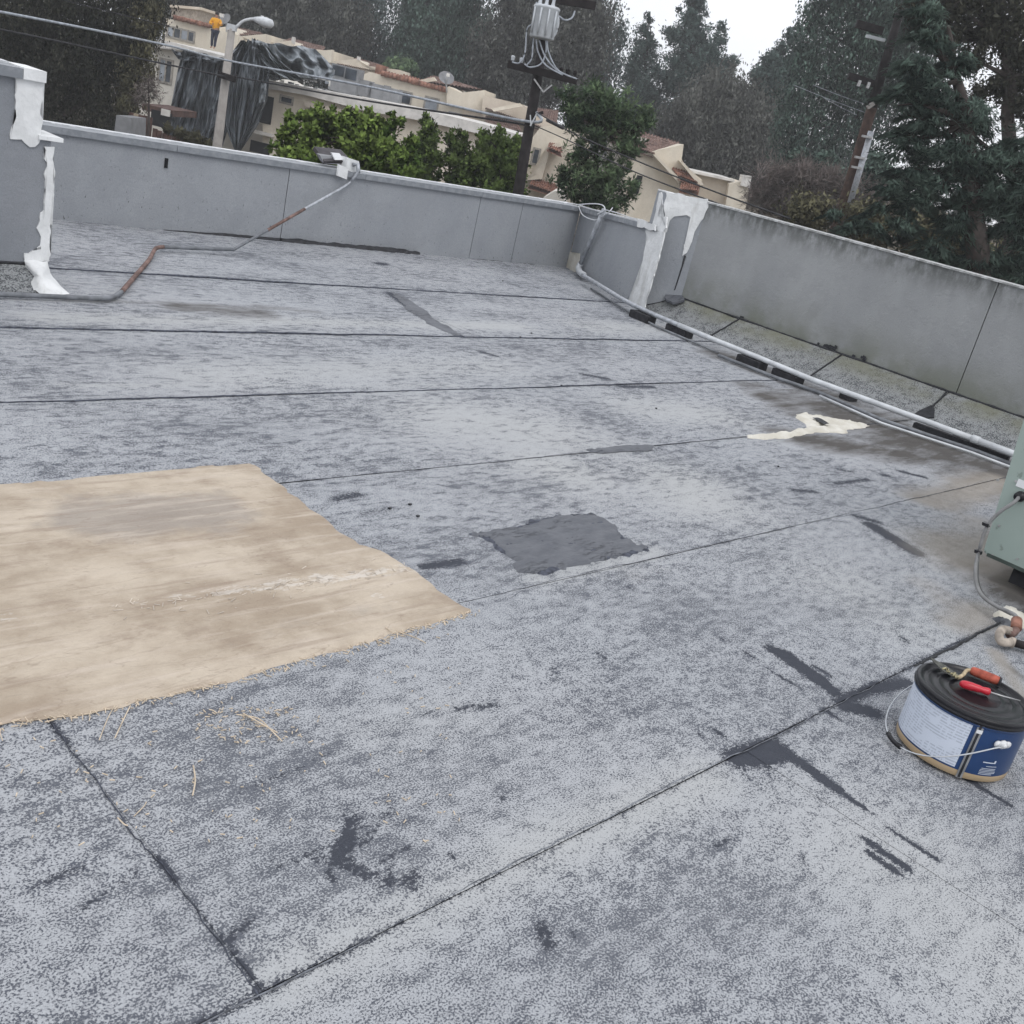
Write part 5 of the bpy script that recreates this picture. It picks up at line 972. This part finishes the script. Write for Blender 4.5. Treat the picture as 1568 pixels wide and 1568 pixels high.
# ================================================================== FENCE AND YARD ITEMS
fn = empty('fence', P(230,195,36), 'brown board fence with one pale board behind the far left wall', 'fence')
for i in range(12):
    x = 198+i*7.2+R_.uniform(-.5,.5); y = 171+i*1.75+R_.uniform(-1,1); brect('board', x, y+ (0 if i < 5 else 10+i*1.3), 6.4, 60, 36+R_.uniform(-.03,.03), .06, MAT['fence_pale' if i in (1,) else 'fence'], fn)
bm = bmesh.new(); add_prism(bm, [P(178,176,34),P(200,180,34),P(198,235,34),P(172,230,34)], FW*1.2); tag(bobj('storage_bin', bm, MAT['greybox']), 'grey flat panel beside the brown fence under the dark tree', 'panel')
tree('shrub', 'ragged brownish creeper along the fence top', [(275,203,7),(300,214,8),(320,222,6),(258,196,6),(288,212,8)], 35, MAT['l_gold'], .16, 3500, 'spray', None, clump=.3, cat='shrub')
# ================================================================== STREET LAMP AND UTILITY POLES
LV = 34
sl_ = empty('street_lamp', P(332,232,LV), 'concrete street lamp pole with a curved arm beside the dark tarpaulins', 'street lamp')
bpt = P(332,229,LV); tpt = P(355,44,LV)
tube('pole', [Vector((bpt.x-UU.x*0,bpt.y,-4.6)), bpt, tpt], [.165,.15,.11], MAT['concrete_pole'], sl_, 12)
tube('arm', catmull([P(353,52,LV),P(360,44,LV),P(370,34,LV),P(380,30,LV),P(390,29,LV)], 6), .045, MAT['pipe_white'], sl_, 8)
bm = bmesh.new(); h0 = P(389,29,LV); h1 = P(419,38,LV); d = h1-h0
add_tube(bm, [h0, h0+d*.3, h0+d*.6, h0+d*.9, h1], [.06,.12,.15,.12,.04], 12); o = bobj('lamp_head', bm, MAT['pipe_white'], sl_, True)
bm = bmesh.new(); add_tube(bm, [P(402,24,LV), P(401,29,LV)], [.05,.05], 8); bobj('photocell', bm, MAT['label'], sl_)
bm = bmesh.new(); q = P(355,42,LV); add_obox(bm, q, UU*.13, FW*.1, ZZ*.09); bobj('pole_cap', bm, MAT['pipe_white'], sl_)
bm = bmesh.new(); q = P(350,118,LV)-FW*.2; add_obox(bm, q, UU*.27+ZZ*-.02, FW*.06, ZZ*.09); bobj('cable_clamp', bm, MAT['pole'], sl_)
for x, y in ((341,113),(365,120)):
    bm = bmesh.new(); q = P(x,y,LV)-FW*.25; add_obox(bm, q, UU*.02, FW*.03, ZZ*.13); bobj('bolt', bm, MAT['pole'], sl_)
PV = 24
pp = empty('utility_pole', P(795,305,PV), 'black wooden power pole carrying a pale transformer and two crossarms', 'utility pole')
b0 = P(793,298,PV); b1 = P(838,30,PV); bt = b0.lerp(b1, 1.18)
tube('pole', [Vector((b0.x,b0.y,-4.6)), b0, bt], [.135,.125,.10], MAT['pole'], pp, 12)
def bar(name, x0, y0, x1, y1, v, hw, mat, parent, hv=None):
    a, b = P(x0,y0,v), P(x1,y1,v); d = (b-a); bm = bmesh.new(); t = d.normalized(); add_obox(bm, (a+b)/2, d/2, FW*hw, t.cross(FW).normalized()*(hv or hw)); return bobj(name, bm, mat, parent)
bar('crossarm', 778,98,884,124,PV-.25,.06,MAT['pole'],pp,.075); bar('crossarm', 845,-2,912,9,PV-.25,.06,MAT['pole'],pp,.075)
bar('brace', 818,121,832,141,PV-.3,.015,MAT['steel'],pp); bar('brace', 845,130,832,141,PV-.3,.015,MAT['steel'],pp)
bar('secondary_bracket', 812,178,832,172,PV-.2,.03,MAT['pole'],pp); bar('brace', 812,193,823,172,PV-.3,.015,MAT['pipe_white'],pp); bar('brace', 812,176,813,193,PV-.3,.012,MAT['pipe_white'],pp)
for x in (784,797,848,858,868,879):
    y = 95+(x-778)*.245; a = P(x,y,PV-.25); bm = bmesh.new(); add_tube(bm, [a+ZZ*.05, a+ZZ*.13, a+ZZ*.15], [.035,.045,.02], 8); bobj('insulator', bm, MAT['porcelain'] if x < 800 else MAT['pole'], pp)
t0, t1 = P(829,60,PV-.35), P(838,9,PV-.35); d = t1-t0
tube('transformer', [t0, t0+d*.03, t0+d*.06, t0+d*.9, t0+d*.93, t0+d*1.0], [.20,.25,.26,.27,.285,.25], MAT['porcelain'], pp, 20)
for s_ in (-.9,-.3,.3,.9):
    q = UU*(.285*math.sin(s_))-FW*(.285*math.cos(s_)); tube('cooling_fin', [t0+d*.1+q, t0+d*.88+q], .02, MAT['porcelain'], pp, 6)
for x in (826,836,846):
    a = P(x, 8+(x-826)*.2, PV-.4); bm = bmesh.new(); add_tube(bm, [a, a+ZZ*.08, a+ZZ*.16], [.05,.035,.03], 8); bobj('bushing', bm, MAT['porcelain'], pp)
bm = bmesh.new(); q = P(851,35,PV-.1); 
tube('transformer_hose', catmull([P(851,17,PV-.3),P(854,30,PV-.35),P(851,48,PV-.35),P(842,60,PV-.35)], 6), .04, MAT['porcelain'], pp, 8); bm.free()
for pts in ([(822,3),(817,20),(817,35),(807,45),(804,80),(796,96),(784,95)],[(818,52),(816,70),(814,90),(806,100)],[(821,60),(824,80),(836,100),(862,115)],[(826,62),(834,85),(850,105),(872,117)],[(838,62),(840,80),(855,108),(884,121)],[(836,62),(836,80),(828,98),(812,103),(803,98)]):
    tube('lead_wire', catmull([P(x,y,PV-.45) for x, y in pts], 6), .018, MAT['wire_light'], pp, 6)
tube('lead_wire', catmull([P(856,25,PV-.3),P(866,31,PV-.35),P(876,27,PV-.3),P(880,17,PV-.25)], 6), .02, MAT['wire_light'], pp, 6)
P2 = 32
p2 = empty('utility_pole', P(1295,315,P2), 'brown utility pole with a grey riser conduit behind the right wall', 'utility pole')
b0 = P(1293,308,P2); b1 = P(1335,165,P2); d = b1-b0
tube('pole', [Vector((b0.x,b0.y,-4.6)), b0, b1], [.165,.16,.145], MAT['pole_brown'], p2, 12); tube('pole', [b1+d*.002, b0+d*1.95], [.143,.11], MAT['pole'], p2, 10)
tube('riser_conduit', [P(1299,320,P2-.35), P(1334,201,P2-.35)], .085, MAT['galv'], p2, 10)
for x, y in ((1318,242),(1313,257),(1329,210)): bar('strap', x-9, y-2, x+6, y+1, P2-.42, .07, MAT['steel'], p2, .03)
bar('crossarm', 1299,116,1340,129,P2-.3,.06,MAT['pole'],p2,.09); bar('crossarm', 1311,36,1352,48,P2-.3,.06,MAT['pole'],p2,.1); 
bar('cutout', 1326,55,1355,62,P2-.4,.045,MAT['porcelain'],p2,.04)
for x, y in ((1317,127),(1331,130)): bar('insulator', x, y-4, x-3, y+5, P2-.42, .04, MAT['steel'], p2, .04)
bar('guard', 1328,165,1338,158,P2-.3,.08,MAT['concrete_pole'],p2,.05)
# wires
def wire(pts, r, mat, label, w2=None):
    q = catmull([P(*p) for p in pts], 8); o = tube('cable', q, r, mat, None, 6); tag(o, label, 'cable'); return o
wire([(-260,-25,20),(0,18,24),(250,68,30),(345,92,33.5),(560,132,29),(800,185,24),(822,172,23.8)], .033, MAT['wire_light'], 'thick pale cable sweeping across the top left to the power pole')
wire([(-260,0,20),(0,45,24),(200,87,29),(340,116,33.6),(368,119,33.6),(560,154,29),(780,187,24.5),(815,195,23.7)], .026, MAT['wire'], 'dark cable held by the clamp on the lamp pole')
wire([(90,-2,26),(200,26,28),(260,40,30)], .012, MAT['wire'], 'faint thin wire across the top of the dark tree')
wire([(822,172,23.7),(870,200,22),(960,240,19),(1080,288,16),(1210,335,13)], .012, MAT['wire'], 'upper dark cable descending right from the power pole')
wire([(818,192,23.7),(870,215,22),(960,258,19),(1040,290,16),(1100,312,13.5),(1160,338,12)], .011, MAT['wire'], 'lower dark cable descending right from the power pole')
tube('splice_sleeve', [P(838,184,23.2), P(862,196,22.4)], .035, MAT['wire'], pp, 8)
for i, (a, b_) in enumerate((((1245,130),(1326,160)),((1215,130),(1324,172)),((1262,150),(1312,176)))):
    wire([(*a, 31),((a[0]+b_[0])/2, (a[1]+b_[1])/2+1, 31.5),(*b_, 31.6)], .007, MAT['wire_light'], ['upper thin service wire left of the brown utility pole','middle thin service wire left of the brown utility pole','lowest thin service wire left of the brown utility pole'][i])


# ================================================================== HAZE
m = bpy.data.materials.new('haze_air'); m.use_nodes = True; t_ = m.node_tree; t_.nodes.clear(); pv_ = t_.nodes.new('ShaderNodeVolumePrincipled'); pv_.inputs['Color'].default_value = (.97,.985,1,1); pv_.inputs['Density'].default_value = .0012
oo = t_.nodes.new('ShaderNodeOutputMaterial'); t_.links.new(pv_.outputs[0], oo.inputs['Volume'])
bm = bmesh.new(); add_box(bm, -385, 385, -385, 385, -5.9, 34); o = bobj('haze', bm, m); o['kind'] = 'stuff'
